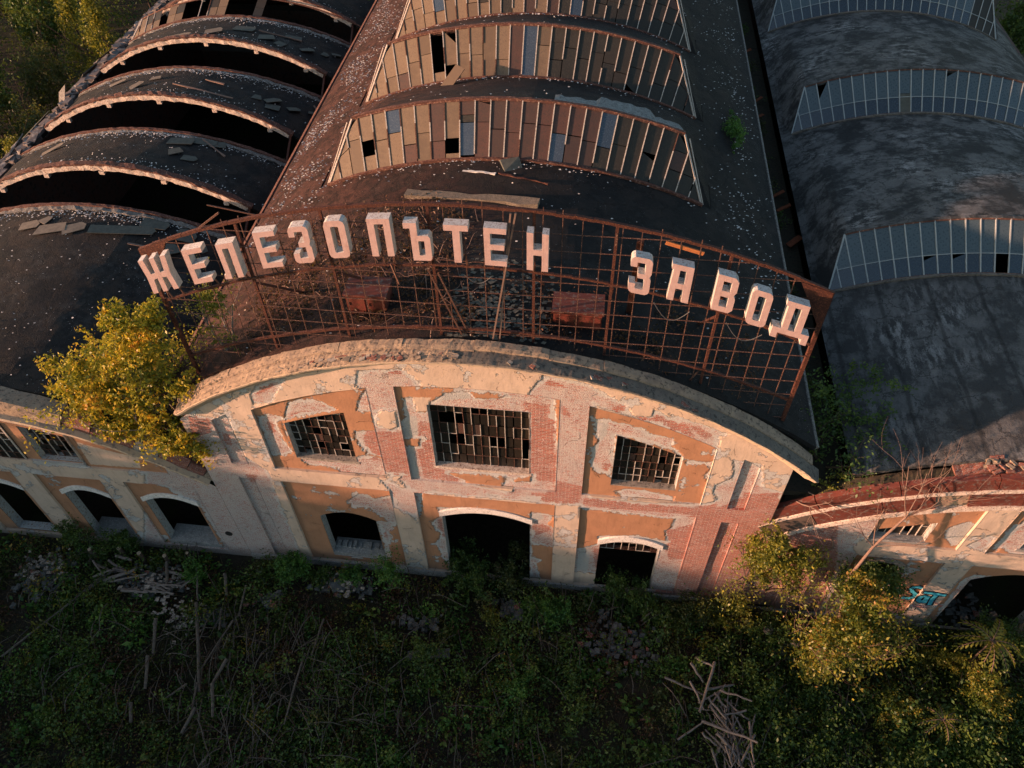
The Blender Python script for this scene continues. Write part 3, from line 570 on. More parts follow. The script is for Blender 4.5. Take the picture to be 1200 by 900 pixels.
# ================================================================ vault roofs
def SP(nv,th,y,d=0): x0,zc,R=nv; return (x0+(R+d)*math.sin(th),y,zc-R+(R+d)*math.cos(th))
def shell(parent,nv,tha,thb,ya,yb,dfun,mat,name='roof_slab',thick=.16,step=.3,nt=None,jit=.012):
    n=int(math.ceil((thb-tha)*nv[2]/step)); k=nt or max(2,int(math.ceil((yb-ya)/.45))); V=[];F=[]
    for s in (0,1):
        for i in range(n+1):
            th=tha+(thb-tha)*i/n
            for j in range(k+1):
                t=j/k; y=ya+(yb-ya)*t; d=dfun(th,t)+mnoise.noise((th*nv[2]*.9,y*.9,nv[0]))*jit*2-(thick if s else 0)
                V.append(SP(nv,th,y,d))
    N=(n+1)*(k+1); g=lambda i,j,s:s*N+i*(k+1)+j
    for i in range(n):
        for j in range(k):
            F.append((g(i,j,0),g(i+1,j,0),g(i+1,j+1,0),g(i,j+1,0))); F.append((g(i,j,1),g(i,j+1,1),g(i+1,j+1,1),g(i+1,j,1)))
        F.append((g(i,0,1),g(i+1,0,1),g(i+1,0,0),g(i,0,0))); F.append((g(i,k,0),g(i+1,k,0),g(i+1,k,1),g(i,k,1)))
    for j in range(k):
        F.append((g(0,j,0),g(0,j+1,0),g(0,j+1,1),g(0,j,1))); F.append((g(n,j,1),g(n,j+1,1),g(n,j+1,0),g(n,j,0)))
    me=npmesh(name,np.array(V),np.array(F),mat,smooth=False); o=bpy.data.objects.new(name,me); return link(o,parent)
def rim(parent,nv,tha,thb,y,r0,r1,d,mat,name='rim',jit=.01,n=None,rf=None):
    """curved beam: y thickness d, radial r0..r1"""
    n=n or int((thb-tha)*nv[2]/.25); m=MB(); vs=[]
    for i in range(n+1):
        th=tha+(thb-tha)*i/n; j=lambda:random.uniform(-jit,jit)
        for yy,rr in ((y,r0),(y+d,r0),(y+d,r1),(y,r1)): vs.append(SP(nv,th,yy+j(),rr+j()+(rf(th) if rf else 0)))
    m.add(vs,[(i*4+q,i*4+(q+1)%4,i*4+4+(q+1)%4,i*4+4+q) for i in range(n) for q in range(4)]+[(3,2,1,0),(n*4,n*4+1,n*4+2,n*4+3)])
    return m.build(name,mat,parent)
PANECACHE={}
def skylight(parent,nv,yb,s,h,thb,tht,dth,rows,style,barmat,cheek=None,bw=.045,broken=(),barp=1,name='skylight'):
    x0,zc,R=nv; n=int(round(2*thb/dth)); dth=2*thb/n; ths=[-thb+i*dth for i in range(n+1)]
    fr=lambda th:min(1,max(0,(thb-abs(th))/(thb-tht)))
    B=MB(); P=lambda th,f,o=0:SP(nv,th,yb+s*f-o*.7,.03+(h-.03)*f+o*.7)
    for i,th in enumerate(ths):
        f=fr(th)
        if f<.03 or (random.random()>barp and th>-.36): continue
        a,b=0,f
        if style!='clean' and random.random()<.15: a=random.uniform(0,.12)
        k=1 if style=='clean' else 3
        for q in range(k):
            if style!='clean' and random.random()<.05: continue
            fa,fb=a+(b-a)*q/k,a+(b-a)*(q+1)/k
            B.bar(P(th,fa,.03),P(th,fb,.03),bw,.05,upv=(0,-.7,.7),mi=0 if style=='clean' or th>-.1 and random.random()<.8 or random.random()<.55 else 1)
    for sg in (-1,1):
        B.bar(P(sg*thb,0,.03),P(sg*tht,1,.03),.07,.07,mi=0)
        if style!='clean': B.bar(P(sg*(thb+.006),0,.0),P(sg*(tht+.012),.97,.02),.04,.04,mi=0)
    for a,b in zip(ths[:-1],ths[1:]):
        if abs(a)<=tht+.01 and abs(b)<=tht+.01: B.bar(P(a,1,.02),P(b,1,.02),.08,.07,upv=(0,-.7,.7),mi=2)
        B.bar(P(a,.0,.02),P(b,.0,.02),.08,.07,upv=(0,-.7,.7),mi=2)
        if style=='clean' and min(fr(a),fr(b))>.45: B.bar(P(a,.37,.03),P(b,.37,.03),.03,.03,upv=(0,-.7,.7),mi=0)
    sk=B.build(name,[barmat,M_rod,M_rimred],parent)
    for i,(a,b) in enumerate(zip(ths[:-1],ths[1:])):
        mid=(a+b)/2; fa,fb=fr(a),fr(b)
        rr=rows(i,mid) 
        for (u0,u1,mat) in rr:
            if mat is None: continue
            full=fa>=.999 and fb>=.999
            if not full:
                ua0,ua1=min(u0,fa),min(u1,fa); ub0,ub1=min(u0,fb),min(u1,fb)
                if ua1-ua0<.02 and ub1-ub0<.02: continue
            else:
                ua0=ub0=u0; ua1=ub1=u1
                if style=='old' and random.random()<.05:
                    if random.random()<.5: ub1=u0+(u1-u0)*random.choice([.35,.6,.8])
                    else: ua0=u0+(u1-u0)*random.choice([.3,.5])
                elif style=='clean' and random.random()<.03: ua1=u0+(u1-u0)*random.choice([.4,.75])
            key=(round(R,2),round(h,2),round(s,2),round(dth,5),round(ua0,3),round(ua1,3),round(ub0,3),round(ub1,3),mat.name)
            me=PANECACHE.get(key)
            if me is None:
                q=MB(); hd=dth/2-.02/R; vs=[]
                for o in (0,.012):
                    for sg,f in ((-1,ua0+.006),(1,ub0+.006),(1,max(ub1-.006,ub0+.006)),(-1,max(ua1-.006,ua0+.006))):
                        r=R+.03+(h-.03)*f+o*.7; vs.append((r*math.sin(sg*hd),s*f-o*.7,r*math.cos(hd)))
                q.add(vs,[(0,1,2,3),(7,6,5,4),(0,4,5,1),(1,5,6,2),(2,6,7,3),(3,7,4,0)]); me=PANECACHE[key]=q.mesh('pane',mat)
            o=inst('pane',me,sk,(x0+random.uniform(-.004,.004),yb+random.uniform(-.006,.006),zc-R+random.uniform(-.006,.006)),(random.uniform(-.0006,.0006),mid,0))
    return sk
def bays(parent,nv,the,ybs,s,h,thb,tht,y0,yend,mat,name='roof_slab',first=None,hf=None):
    """vault slabs: front slab, then one raised scoop behind each skylight"""
    thl,thr=the
    shell(parent,nv,thl,thr,y0,ybs[0],lambda th,t:0,first or mat,name)
    for i,yb in enumerate(ybs):
        yn=ybs[i+1] if i+1<len(ybs) else yend; yr=yb+s
        def d(th,t):
            a=abs(th); w=1 if a<=tht else max(0,1-(a-tht)/(thb+.02-tht)); return (hf(th) if hf else h)*w*(1-t)
        shell(parent,nv,-thb-.03,thb+.03,yr,yn,d,mat,name,nt=10)
        for a,b in ((thl,-thb-.028),(thb+.028,thr)): shell(parent,nv,a,b,yb,yn,lambda th,t:0,mat,name)
        for sg in (-1,1):   # cheek closing the side of the scoop beside the skylight
            q=MB(); A=SP(nv,sg*thb,yb+.02,0); B_=SP(nv,sg*tht,yr,(hf(tht) if hf else h)-.03); C_=SP(nv,sg*(thb+.03),yr+.02,-.05); D_=SP(nv,sg*(thb+.03),yb,-.05)
            q.add([A,B_,C_,D_],[(0,1,2,3) if sg<0 else (3,2,1,0)]); q.build('skylight_cheek',mat,parent)
NM=(MX0,MZC,MR); YM=[11.5,18.6,25.6,32.8,40]
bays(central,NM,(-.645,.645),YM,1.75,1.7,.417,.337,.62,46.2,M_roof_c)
def rowsM(j):
    def f(i,mid):
        u=random.random(); big=(.0,.5,1)
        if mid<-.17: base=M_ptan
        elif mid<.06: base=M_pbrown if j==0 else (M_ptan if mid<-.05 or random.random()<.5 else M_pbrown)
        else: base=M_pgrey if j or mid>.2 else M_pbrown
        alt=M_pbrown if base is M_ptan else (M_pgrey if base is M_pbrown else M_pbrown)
        r=lambda:base if random.random()<.97 else alt
        cuts=random.choice([(0,.5,1),(0,.33,1),(0,.62,1),(0,.36,.7,1),(0,1),(0,.45,1)])
        out=[[a,b,r()] for a,b in zip(cuts[:-1],cuts[1:])]
        sp=SPEC.get((j,i))
        return sp if sp else out
    return f
Bq=M_pblue
SPEC={(0,3):[(0,.28,M_ptan),(.28,.55,None),(.55,1,M_ptan)],(0,5):[(0,.58,M_ptan),(.58,1,M_pblue)],(0,9):[(0,.10,M_ptan),(.1,.36,None),(.36,1,M_ptan)],(0,10):[(.05,.62,Bq),(.62,.75,M_pgrey),(.75,1,M_pbrown)],
 (0,19):[(0,.4,M_pgrey),(.4,1,Bq)],(0,16):[(0,.5,Bq),(.5,1,M_pbrown)],(1,6):[(0,.2,M_ptan),(.2,.45,None),(.62,1,None)],(1,5):[(0,.6,M_ptan),(.6,1,M_ptan)],(1,13):[(0,1,Bq)],(1,7):[(.3,1,M_ptan)],
 (2,4):[(0,.3,M_ptan),(.3,1,Bq)],(2,8):[(0,.3,M_ptan),(.3,1,M_pgrey)],(2,10):[(0,.5,M_pgrey),(.5,1,Bq)],(2,16):[(0,.7,Bq),(.7,1,M_pgrey)]}
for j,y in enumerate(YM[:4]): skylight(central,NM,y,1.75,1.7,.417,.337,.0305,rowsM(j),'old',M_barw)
for y in YM:
    rim(central,NM,-.337,.337,y+1.72,1.62,1.80,.16,M_rimred,'skylight_head',.012)
    rim(central,NM,-.42,.42,y-.16,.0,.10,.14,M_rimred,'skylight_kerb',.015)
rim(central,NM,.646,.652,.7,-.12,.04,45,M_rimgrey,'eaves_strip',.01,n=1); rim(central,NM,-.655,-.644,.7,-.12,.08,45,M_rimred,'eaves_strip',.01,n=1)
# pale cement patch behind the first skylight head, right of centre
m=MB(); vs=[];n=26
for i in range(n+1):
    th=.075+(.345-.075)*i/n; e=random.uniform(-.04,.04)
    for y,t in ((13.43,.01),(14.6+e*2+(.4 if 8<i<20 else 0),.22)): vs.append(SP(NM,th,y,1.7*(1-t)*(1 if th<.337 else .93)+.035))
m.add(vs,[(2*i,2*i+2,2*i+3,2*i+1) for i in range(n)]); m.build('cement_patch',simple('pale_cement_patch',(.24,.25,.25),(.13,.135,.135),5,.95,.7,0,(.05,.05,.05),.03),central)
# ---- right nave
rightn=thing('factory_nave',(21.5,0,0),'low right nave with grey felt vault, clean blue skylights and red banded front','factory hall','naves of the derelict factory')
RZ=circ(21.6,9.4,16.2); RN=(21.5,10.9,17.0)
PR=[dict(x0=15.0,x1=18.4,z0=5.9,z1=lambda x:RZ(x)-.35,op=dict(x0=15.1,x1=17.15,z0=6.15,z1=lambda x:6.75+(x-15.1)*.38)),
    dict(x0=19.45,x1=23.75,z0=5.85,z1=lambda x:RZ(x)-.35,op=dict(x0=20.6,x1=22.7,z0=6.2,z1=8.1)),
    dict(x0=24.8,x1=28.2,z0=5.9,z1=lambda x:RZ(x)-.35,op=dict(x0=25.9,x1=27.8,z0=6.15,z1=7.0)),
    dict(x0=15.0,x1=18.38,z0=0.1,z1=4.9,op=dict(x0=15.3,x1=17.2,z0=.4,z1=arch(15.3,17.2,4.45,.5))),
    dict(x0=19.42,x1=23.8,z0=-.6,z1=4.9,op=dict(x0=19.9,x1=23.4,z0=-.9,z1=arch(19.9,23.4,4.35,.75))),
    dict(x0=24.8,x1=28.2,z0=0.1,z1=4.9,op=dict(x0=25.6,x1=27.6,z0=.4,z1=arch(25.6,27.6,4.45,.5))),
    dict(x0=11.3,x1=12.85,z0=-.8,z1=4.6,y=.16,kind='f'),dict(x0=13.85,x1=14.75,z0=-.8,z1=4.4,y=.16,kind='f')]
facade(rightn,11.21,32,RZ,-1,PR,.08)
window(rightn,PR[0]['op'],7,2,.35); window(rightn,PR[1]['op'],6,3,.4)
m=MB(); m.box(15.0,.02,6.0,17.3,.45,6.16,jit=.02); m.build('window_sill',M_sill,rightn)
m=MB(); m.box(20.5,.05,6.08,22.8,.45,6.22,jit=.02); m.build('window_sill',M_sill,rightn)
trim(rightn,15.3,17.2,PR[3]['op']['z1'],.3,mat=M_conc)
m=MB(); m.box(11.3,-.12,-1.2,19.6,.02,-.35,jit=.02); m.build('plinth',M_sill,rightn)
RB=circ(21.6,9.4,16.2)
def band(parent,xa,xb,y0,z0,z1,th,mat,name,n=40,jit=.01): return sweep(parent,name,mat,RB,xa,xb,[(y0,z0),(y0+.03,z1),(y0+th,z1),(y0+th,z0)],n,jit*1.8)
band(rightn,11.25,31.8,-.14,-.16,.0,.5,M_rim,'ledge',70,.012)
for a,b in ((11.3,12.9),(12.93,15.0),(15.03,16.6),(17.6,19.3),(19.33,21.6),(21.63,24.2),(24.23,27),(27.03,31.7)): band(rightn,a,b,-.05,.0,.72,.3,M_redpaint if a>12.5 else simple('bare_dull_band',(.12,.085,.07),(.08,.06,.05),3,.9,.4),'red_band',max(4,int((b-a)*4)),.008)
band(rightn,16.6,17.6,.02,.0,.70,.2,M_cope,'bare_band',10,.02)
band(rightn,11.3,31.8,-.02,.72,.84,.4,M_rim,'ledge',70,.012)
for a,b in ((11.3,13.2),(13.23,15.6),(15.63,18.4),(18.43,21),(21.03,24),(24.03,28),(28.03,31.7)): band(rightn,a,b,.06,.84,1.42,.28,M_redpaint,'red_band',max(4,int((b-a)*4)),.01)
band(rightn,17.2,31.8,.36,.8,1.40,.5,M_brick,'parapet',70,.05); band(rightn,11.4,17.2,.36,.7,1.25,.5,M_moss,'parapet',40,.05)
for i in range(120):
    x=random.uniform(17.8,25); q=MB(); q.box(-.13,-.06,-.04,.13,.06,.04,jit=.008); o=q.build('brick',random.choice([M_brick,M_brick,M_cope]),rightn,(x,random.uniform(.35,1.0),RB(x)+1.47+random.uniform(0,.08))); o.rotation_euler=(random.uniform(-.3,.3),math.atan((x-21.6)/16),random.uniform(-1.5,1.5))
YR=[10.7,24.0,36.8]
bays(rightn,RN,(-.475,.62),YR,1.8,1.55,.44,.375,.85,46.2,M_roof_r2,first=M_roof_r)
def rowsR(j):
    def f(i,mid):
        up,lo=M_pr_up,M_pr_lo
        if (j,i) in ((0,12),): return [(0,.37,None),(.37,1,up)]
        if (j,i)==(1,10): return [(0,.45,M_sheet),(.45,1,up)]
        if abs(mid)>.3 and j==2 and mid>0: return [(0,.37,M_pgrey),(.37,1,M_pgrey)]
        return [(0,.37,lo),(.37,.68,lo if j==0 else lo),(.68,1,up)] if random.random()<.0 else [(0,.37,lo),(.37,1,up)]
    return f
for j,y in enumerate(YR): skylight(rightn,RN,y,1.8,1.55,.44,.375,.0329,rowsR(j),'clean',M_barr,bw=.045)
for y in YR:
    rim(rightn,RN,-.375,.375,y+1.77,1.48,1.63,.16,M_roof_r,'skylight_head'); rim(rightn,RN,-.44,.44,y-.14,0,.09,.12,M_copetop,'skylight_kerb',.012)
wallbox(rightn,31.3,.75,-1,31.7,46,7.6,M_side); wallbox(rightn,11.2,46,-1,31.7,46.4,10,M_side,'back_wall')
# gutter between central and right nave
m=MB(); n=60
for k in range(n): m.box(11.2,.6+k*.76,7.75,13.85,.6+(k+1)*.76,8.02+random.uniform(-.01,.01))
m.build('gutter',M_moss,rightn)
# ---- left nave
leftn=thing('factory_nave',(-22,0,0),'roofless-looking left nave whose skylights are empty black slots between tar vault strips','factory hall','naves of the derelict factory')
LZ=circ(-22.2,9.62,16.6); LN=(-21.2,10.4,18.0); LH=lambda th:.95*(1-.7*(th/.44)**2)
PL_=[dict(x0=-16.68,x1=-13.6,z0=6.45,z1=lambda x:LZ(x)-.22),
    dict(x0=-24.2,x1=-16.7,z0=6.45,z1=lambda x:LZ(x)-.22),
    dict(x0=-19.8,x1=-16.73,z0=.1,z1=5.42,op=dict(x0=-19.1,x1=-16.95,z0=.2,z1=arch(-19.1,-16.95,4.35,.45))),
    dict(x0=-15.68,x1=-12.5,z0=.2,z1=5.42,op=dict(x0=-15.3,x1=-12.9,z0=.5,z1=arch(-15.3,-12.9,4.35,.45))),
    dict(x0=-23.9,x1=-20.82,z0=.1,z1=5.42,op=dict(x0=-23.2,x1=-21.1,z0=.2,z1=arch(-23.2,-21.1,4.35,.45))),
    dict(x0=-31,x1=-25,z0=.1,z1=5.42,op=dict(x0=-30,x1=-26,z0=.2,z1=4))]
PL_[1]['op']=dict(x0=-18.88,x1=-17.02,z0=6.5,z1=lambda x:LZ(x)-.55)
PL_.pop(0); PL_[0]['x1']=-16.95; PL_.append(dict(x0=-16.9,x1=-13.3,z0=6.3,z1=lambda x:LZ(x)-.2,op=None,y=.08))
facade(leftn,-32.5,-11.46,LZ,-1,PL_,.08)
window(leftn,PL_[0]['op'],6,6,.45)
o2=dict(x0=-22.4,x1=-19.55,z0=lambda x:6.5,z1=lambda x:LZ(x)-.5)
m=MB(); m.box(-22.5,.05,6.46,-19.52,.09,9.0); m.build('dark_window_backing',M_black,leftn); window(leftn,o2,8,6,.35,y=.01)  # black sheet stands in for the unlit room behind this window
for i in (1,2,3): trim(leftn,PL_[i]['op']['x0'],PL_[i]['op']['x1'],PL_[i]['op']['z1'],.3)
for xa,xb in ((-15.3,-12.9),(-19.1,-16.95)):
    m=MB(); m.box(xa-.1,.05,.1,xb+.1,.95,.52,jit=.02); m.build('window_sill',M_sill,leftn)
m=MB(); m.box(-19.6,.1,6.0,-16.9,.5,6.5,jit=.02); m.build('window_sill',M_sill,leftn)
m=MB(); m.tube([(-12.05,-.03,1.75),(-12.05,.03,1.75)],.17,14); m.build('pipe_opening',M_black,leftn)  # solid black disc paints the dark depth of the hole
sweep(leftn,'ledge',M_cove,LZ,-32.5,-11.7,[(0,-.05),(-.2,.1),(-.2,.2),(.2,.24),(.2,0)],80,.03)
sweep(leftn,'coping_block',M_cope,LZ,-32,-16.9,[(.0,.2),(.0,.7),(.1,.95),(.75,1.0),(.75,.2)],60,.06)
xs=-16.85
while xs<-11.7:
    w=random.uniform(.5,1.0); h=random.uniform(.35,.85); sweep(leftn,'coping_block',random.choice([M_cope,M_conc,M_brick]),LZ,xs,xs+w-.03,[(.05,.2),(.05,.2+h*.6),(.2,.2+h),(.7,.15+h),(.75,.2)],4,.06); xs+=w
YL=[12.4,19.4,26.5,33.7]
bays(leftn,LN,(-.60,.53),YL,2.1,1.0,.48,.44,.8,46.2,M_roof_l,hf=LH)
for j,y in enumerate(YL):
    rim(leftn,LN,-.44,.40,y+1.95,-.25,.03,.22,M_rim,'front_rim',.025,rf=LH); rim(leftn,LN,-.44,.41,y+1.93,.02,.12,.34,M_rimred,'rim_flashing',.035,rf=LH)
    rim(leftn,LN,-.48,.47,y-.45,.02,.10,.24,M_rimgrey,'grit_edge',.04); rim(leftn,LN,-.48,.47,y-.2,-.25,.16,.2,M_rimred,'back_rim',.02)
    for q in range(-2,3):
        th=q*.17; m=MB(); p=SP(LN,th,y+1.93,LH(th)-.33); m.box(p[0]-.13,p[1],p[2]-.14,p[0]+.13,p[1]+.2,p[2]+.04,jit=.01); m.build('bracket',M_rim,leftn)
    for sg in (1,):
        m=MB(); m.bar(SP(LN,sg*.405,y+2.0,LH(.4)-.1),SP(LN,sg*.43,y-.1,.05),.10,.12); m.build('end_post',M_rust,leftn)
wallbox(leftn,-31.6,.75,-1,-31.3,46,7.2,M_side); wallbox(leftn,-32.3,46,-1,-11.2,46.4,10,M_side,'back_wall')
# remaining glass on the fourth bay
def rowsL(i,mid):
    if mid<-.32 or -.29<mid<-.24 or -.13<mid<-.07 or .04<mid<.09: return [(0,.5,M_ptan if mid<.0 else M_pgrey),(.5,1,M_ptan if random.random()<.6 else M_pgrey)]
    return []
skylight(leftn,LN,33.7,1.75,.62,.48,.44,.036,rowsL,'old',M_barw,barp=.12)
# broken left eaves: rubble parapet
m=MB()
for i in range(620):
    y=random.uniform(14,46); p=SP(LN,-.56-random.uniform(-.06,.06),y,random.uniform(-.1,.25)); w=random.uniform(.08,.42); m.box(p[0]-w*.6,p[1]-w,p[2]-.15,p[0]+w*.6,p[1]+w,p[2]+.18,jit=.07)
prop(m.build('rubble_parapet',simple('pinkish_rubble',(.20,.15,.13),(.12,.11,.11),1.2,.95,.7,0,(.28,.26,.25),.05),leftn),kind='stuff')
# gutter between left and central nave
m=MB()
for k in range(60): m.box(-13.0,.8+k*.76,7.8,-11.2,.8+(k+1)*.76,8.05+random.uniform(-.01,.01))
m.build('gutter',M_moss,leftn)
# interior beams in the left nave, glimpsed through the slots
for k in range(5):
    y=14.3+k*7.2; m=MB(); m.bar((-31.3,y+1.2,6.6),(-12,y+1.2,6.6),.25,.4); m.build('tie_beam',M_inside,leftn)

for i,(y,u,rz) in enumerate(((20.5,-.56,.2),(23.4,-.58,-.1),(26.2,-.55,.4),(30.4,-.57,.1),(33.0,-.56,-.3))):
    m=MB(); m.box(-.35,-1.3,0,.35,1.3,.05,jit=.05); o=m.build('broken_sheet',M_sheet if i%2 else M_rimgrey,leftn,SP(LN,u,y,.42)); o.rotation_euler=(random.uniform(-.1,.1),-.7,rz)
LOGS= [[[-12.92,-2.84,0.45],[-11.32,-6.64,0.35]],[[-14.35,-3.87,0.45],[-13.88,-5.33,0.35]],[[-14.02,-5.51,0.45],[-13.63,-6.77,0.35]],[[-10.57,-5.27,0.45],[-10.84,-6.29,0.35]],[[-10.8,-6.32,0.45],[-10.33,-7.63,0.35]],[[-14.99,-1.13,0.45],[-14.54,-2.26,0.35]],[[-12.15,-1.34,0.45],[-11.75,-2.32,0.35]],[[-13.54,-1.27,0.45],[-12.94,-2.72,0.35]],[[-20.26,-6.19,0.45],[-18.89,-3.84,0.35]],[[-18.82,-3.88,0.45],[-17.61,-1.87,0.35]],[[-10.93,-3.57,0.45],[-11.63,-5.71,0.35]],[[-10.94,-1.86,0.45],[-10.79,-3.31,0.35]],[[-11.71,-3.05,0.45],[-11.46,-3.98,0.35]],[[-13.92,-7.42,0.45],[-13.6,-8.15,0.35]],[[-11.13,-7.35,0.45],[-11.37,-8.35,0.35]],[[-6.94,-3.08,0.45],[-6.96,-4.84,0.35]],[[-7.21,-4.78,0.45],[-7.35,-5.85,0.35]],[[-7.31,-5.89,0.45],[-7.35,-7.58,0.35]],[[-10.04,-7.35,0.45],[-8.84,-9.25,0.35]],[[-10.84,-7.77,0.45],[-9.9,-9.06,0.35]],[[-11.95,-6.39,0.45],[-12.65,-7.02,0.35]],[[-11.53,-6.34,0.45],[-11.22,-7.67,0.35]]]
PILE= [[[7.89,-4.12,0.9],[9.48,-4.54,0.7]],[[8.85,-4.26,0.9],[9.44,-5.26,0.7]],[[8.94,-3.44,0.9],[9.5,-4.05,0.7]],[[9.93,-3.33,0.9],[9.19,-5.47,0.7]],[[10.04,-4.49,0.9],[11.3,-4.82,0.7]],[[9.86,-4.57,0.9],[10.27,-5.17,0.7]],[[10.26,-4.77,0.9],[10.96,-5.45,0.7]],[[8.37,-6.48,0.9],[9.3,-5.8,0.7]],[[9.26,-5.81,0.9],[11.34,-6.43,0.7]],[[9.55,-4.85,0.9],[10.24,-5.64,0.7]],[[11.06,-5.16,0.9],[10.14,-5.48,0.7]],[[10.3,-5.93,0.9],[9.75,-7.04,0.7]],[[10.53,-6.02,0.9],[10.7,-7.26,0.7]],[[10.9,-5.63,0.9],[10.93,-6.47,0.7]],[[11.33,-6.04,0.9],[10.71,-7.15,0.7]],[[10.04,-6.41,0.9],[11.17,-6.99,0.7]],[[9.13,-3.29,0.9],[9.76,-3.65,0.7]],[[9.56,-4.49,0.9],[10.71,-4.07,0.7]],[[9.65,-5.07,0.9],[10.39,-6.08,0.7]],[[9.82,-6.21,0.9],[10.61,-6.95,0.7]],[[11.14,-5.61,0.9],[11.1,-7.22,0.7]],[[10.14,-6.62,0.9],[10.36,-7.34,0.7]],[[9.68,-6.67,0.9],[9.9,-7.39,0.7]],[[9.24,-6.27,0.9],[9.84,-6.59,0.7]]]
SHADE_WOOD_LEFT=[(-41,-9,12.5,2.6),(-46,-11,13,3),(-52,-9,14,3.2),(-44,-6,12.5,2.8),(-50,-5,13.5,3),(-42,-13.5,11,2.4),(-47,-15.5,11.5,2.8),(-53,-14,13.5,3),(-43,-18,9,2.4),(-48,-20,10,2.6),(-57,-10,14,3),(-45,-23,9.2,2.6),(-50,-26,10,2.8),(-56,-20,12,3)]  # unseen trees, heights set for the shade they cast on the left facade
# ================================================================ rooftop sign
sign=thing('rooftop_sign',(0,1,12),'rusty arched steel frame carrying white block letters above the central facade','sign')
ar=lambda zc:(lambda x:zc-(25-math.sqrt(625-x*x)))
top,mid,low=ar(19.92),ar(17.72),ar(15.08)
for nm,fn,w in (('top_rail',top,.10),('middle_rail',mid,.075),('lower_rail',low,.085)):
    m=MB(); xs=np.linspace(-10.62,10.62,40)
    for a,b in zip(xs[:-1],xs[1:]): m.bar((a,1,fn(a)+random.uniform(-.015,.015)),(b+.01,1,fn(b)+random.uniform(-.015,.015)),w,w,upv=(0,1,0))
    m.build(nm,M_rust,sign)
base=lambda x:zfM(x)+.5
def roofz(x,y=1): return MZC-MR+math.sqrt(MR*MR-(x-MX0)**2)
for x in (-10.58,-7.15,-4.4,-1.2,1.85,4.2,7.5,10.58):
    w=.12 if abs(x)>10 else .085
    m=MB(); m.bar((x,1.02,min(base(x),roofz(x))-.1),(x,1.02,top(x)),w,w); m.build('post',M_rust,sign)
    if abs(x)<10:
        m=MB(); m.bar((x+.05,1.1,mid(x)-.3),(x+.1,3.9,roofz(x)+.0),.08,.08); m.build('brace',M_rust,sign)
m=MB(); m.bar((4.9,1.2,18.9),(5.0,3.4,14.0),.2,.12); m.build('brace',M_rust,sign)
for i in range(38):
    x=-10.35+i*.565
    if x>10.4: break
    m=MB(); d=random.uniform(-.05,.05); z0=base(x)-.15; m.bar((x+d,.98,z0+random.choice([0,0,.3])),(x+random.uniform(-.03,.03),.98,top(x)+random.choice([0,.0,.18])),.024,.024); m.build('mesh_rod',M_rod,sign)
z=11.9
while z<19.7:
    lo=[x for x in np.linspace(-10.5,10.5,120) if base(x)-.1<z<top(x)]
    if lo:
        segs=[]; s=lo[0]
        for a,b in zip(lo[:-1],lo[1:]):
            if b-a>.3: segs.append((s,a)); s=b
        segs.append((s,lo[-1]))
        for a,b in segs:
            if b-a<.5: continue
            m=MB(); k=max(1,int((b-a)/3)); zz=[z+random.uniform(-.03,.03) for _ in range(k+1)]
            for q in range(k): m.bar((a+(b-a)*q/k,.95,zz[q]),(a+(b-a)*(q+1)/k,.95,zz[q+1]),.022,.022)
            m.build('mesh_rod',M_rod,sign)
    z+=.605
for s in (-1,1):
    m=MB(); x=s*10.6; m.prism([(x,top(x)+.05),(x-s*1.0,top(x-s*1.0)-.05),(x-s*.12,top(x)-1.25),(x,top(x)-1.3)] if s>0 else [(x,top(x)-1.3),(x-s*.12,top(x)-1.25),(x-s*1.0,top(x-s*1.0)-.05),(x,top(x)+.05)],.93,1.07); m.build('gusset_plate',M_rust,sign)
for a,b in (((1.35,.8,19.9),(.55,.75,14.9)),((1.2,.84,19.85),(.75,.8,14.7)),((-2.6,.9,19.6),(-2.2,1.3,17.9)),((-2.35,.9,19.7),(-1.95,1.2,18.3)),((-2.5,.9,17.7),(-2.3,.8,17.0)),((-1.35,.85,17.6),(-.5,.9,14.9)),((-1.05,.85,17.5),(-.35,.9,15.2)),((-8.3,.95,18.6),(-7.5,.95,19.2)),((7.3,.9,13.9),(7.05,1.0,13.2)),((4.2,.9,18.9),(4.2,.95,19.3))):
    m=MB(); m.bar(a,b,.05,.05); m.build('bent_rod',M_palebark if a[2]>19 else M_rod,sign)
m=MB(); m.bar((5.6,1.02,19.02),(6.7,1.0,18.72),.05,.12); m.build('orange_strip',simple('bare_orange_rust',(.45,.16,.05),(.3,.1,.04),8,.8,.3),sign)
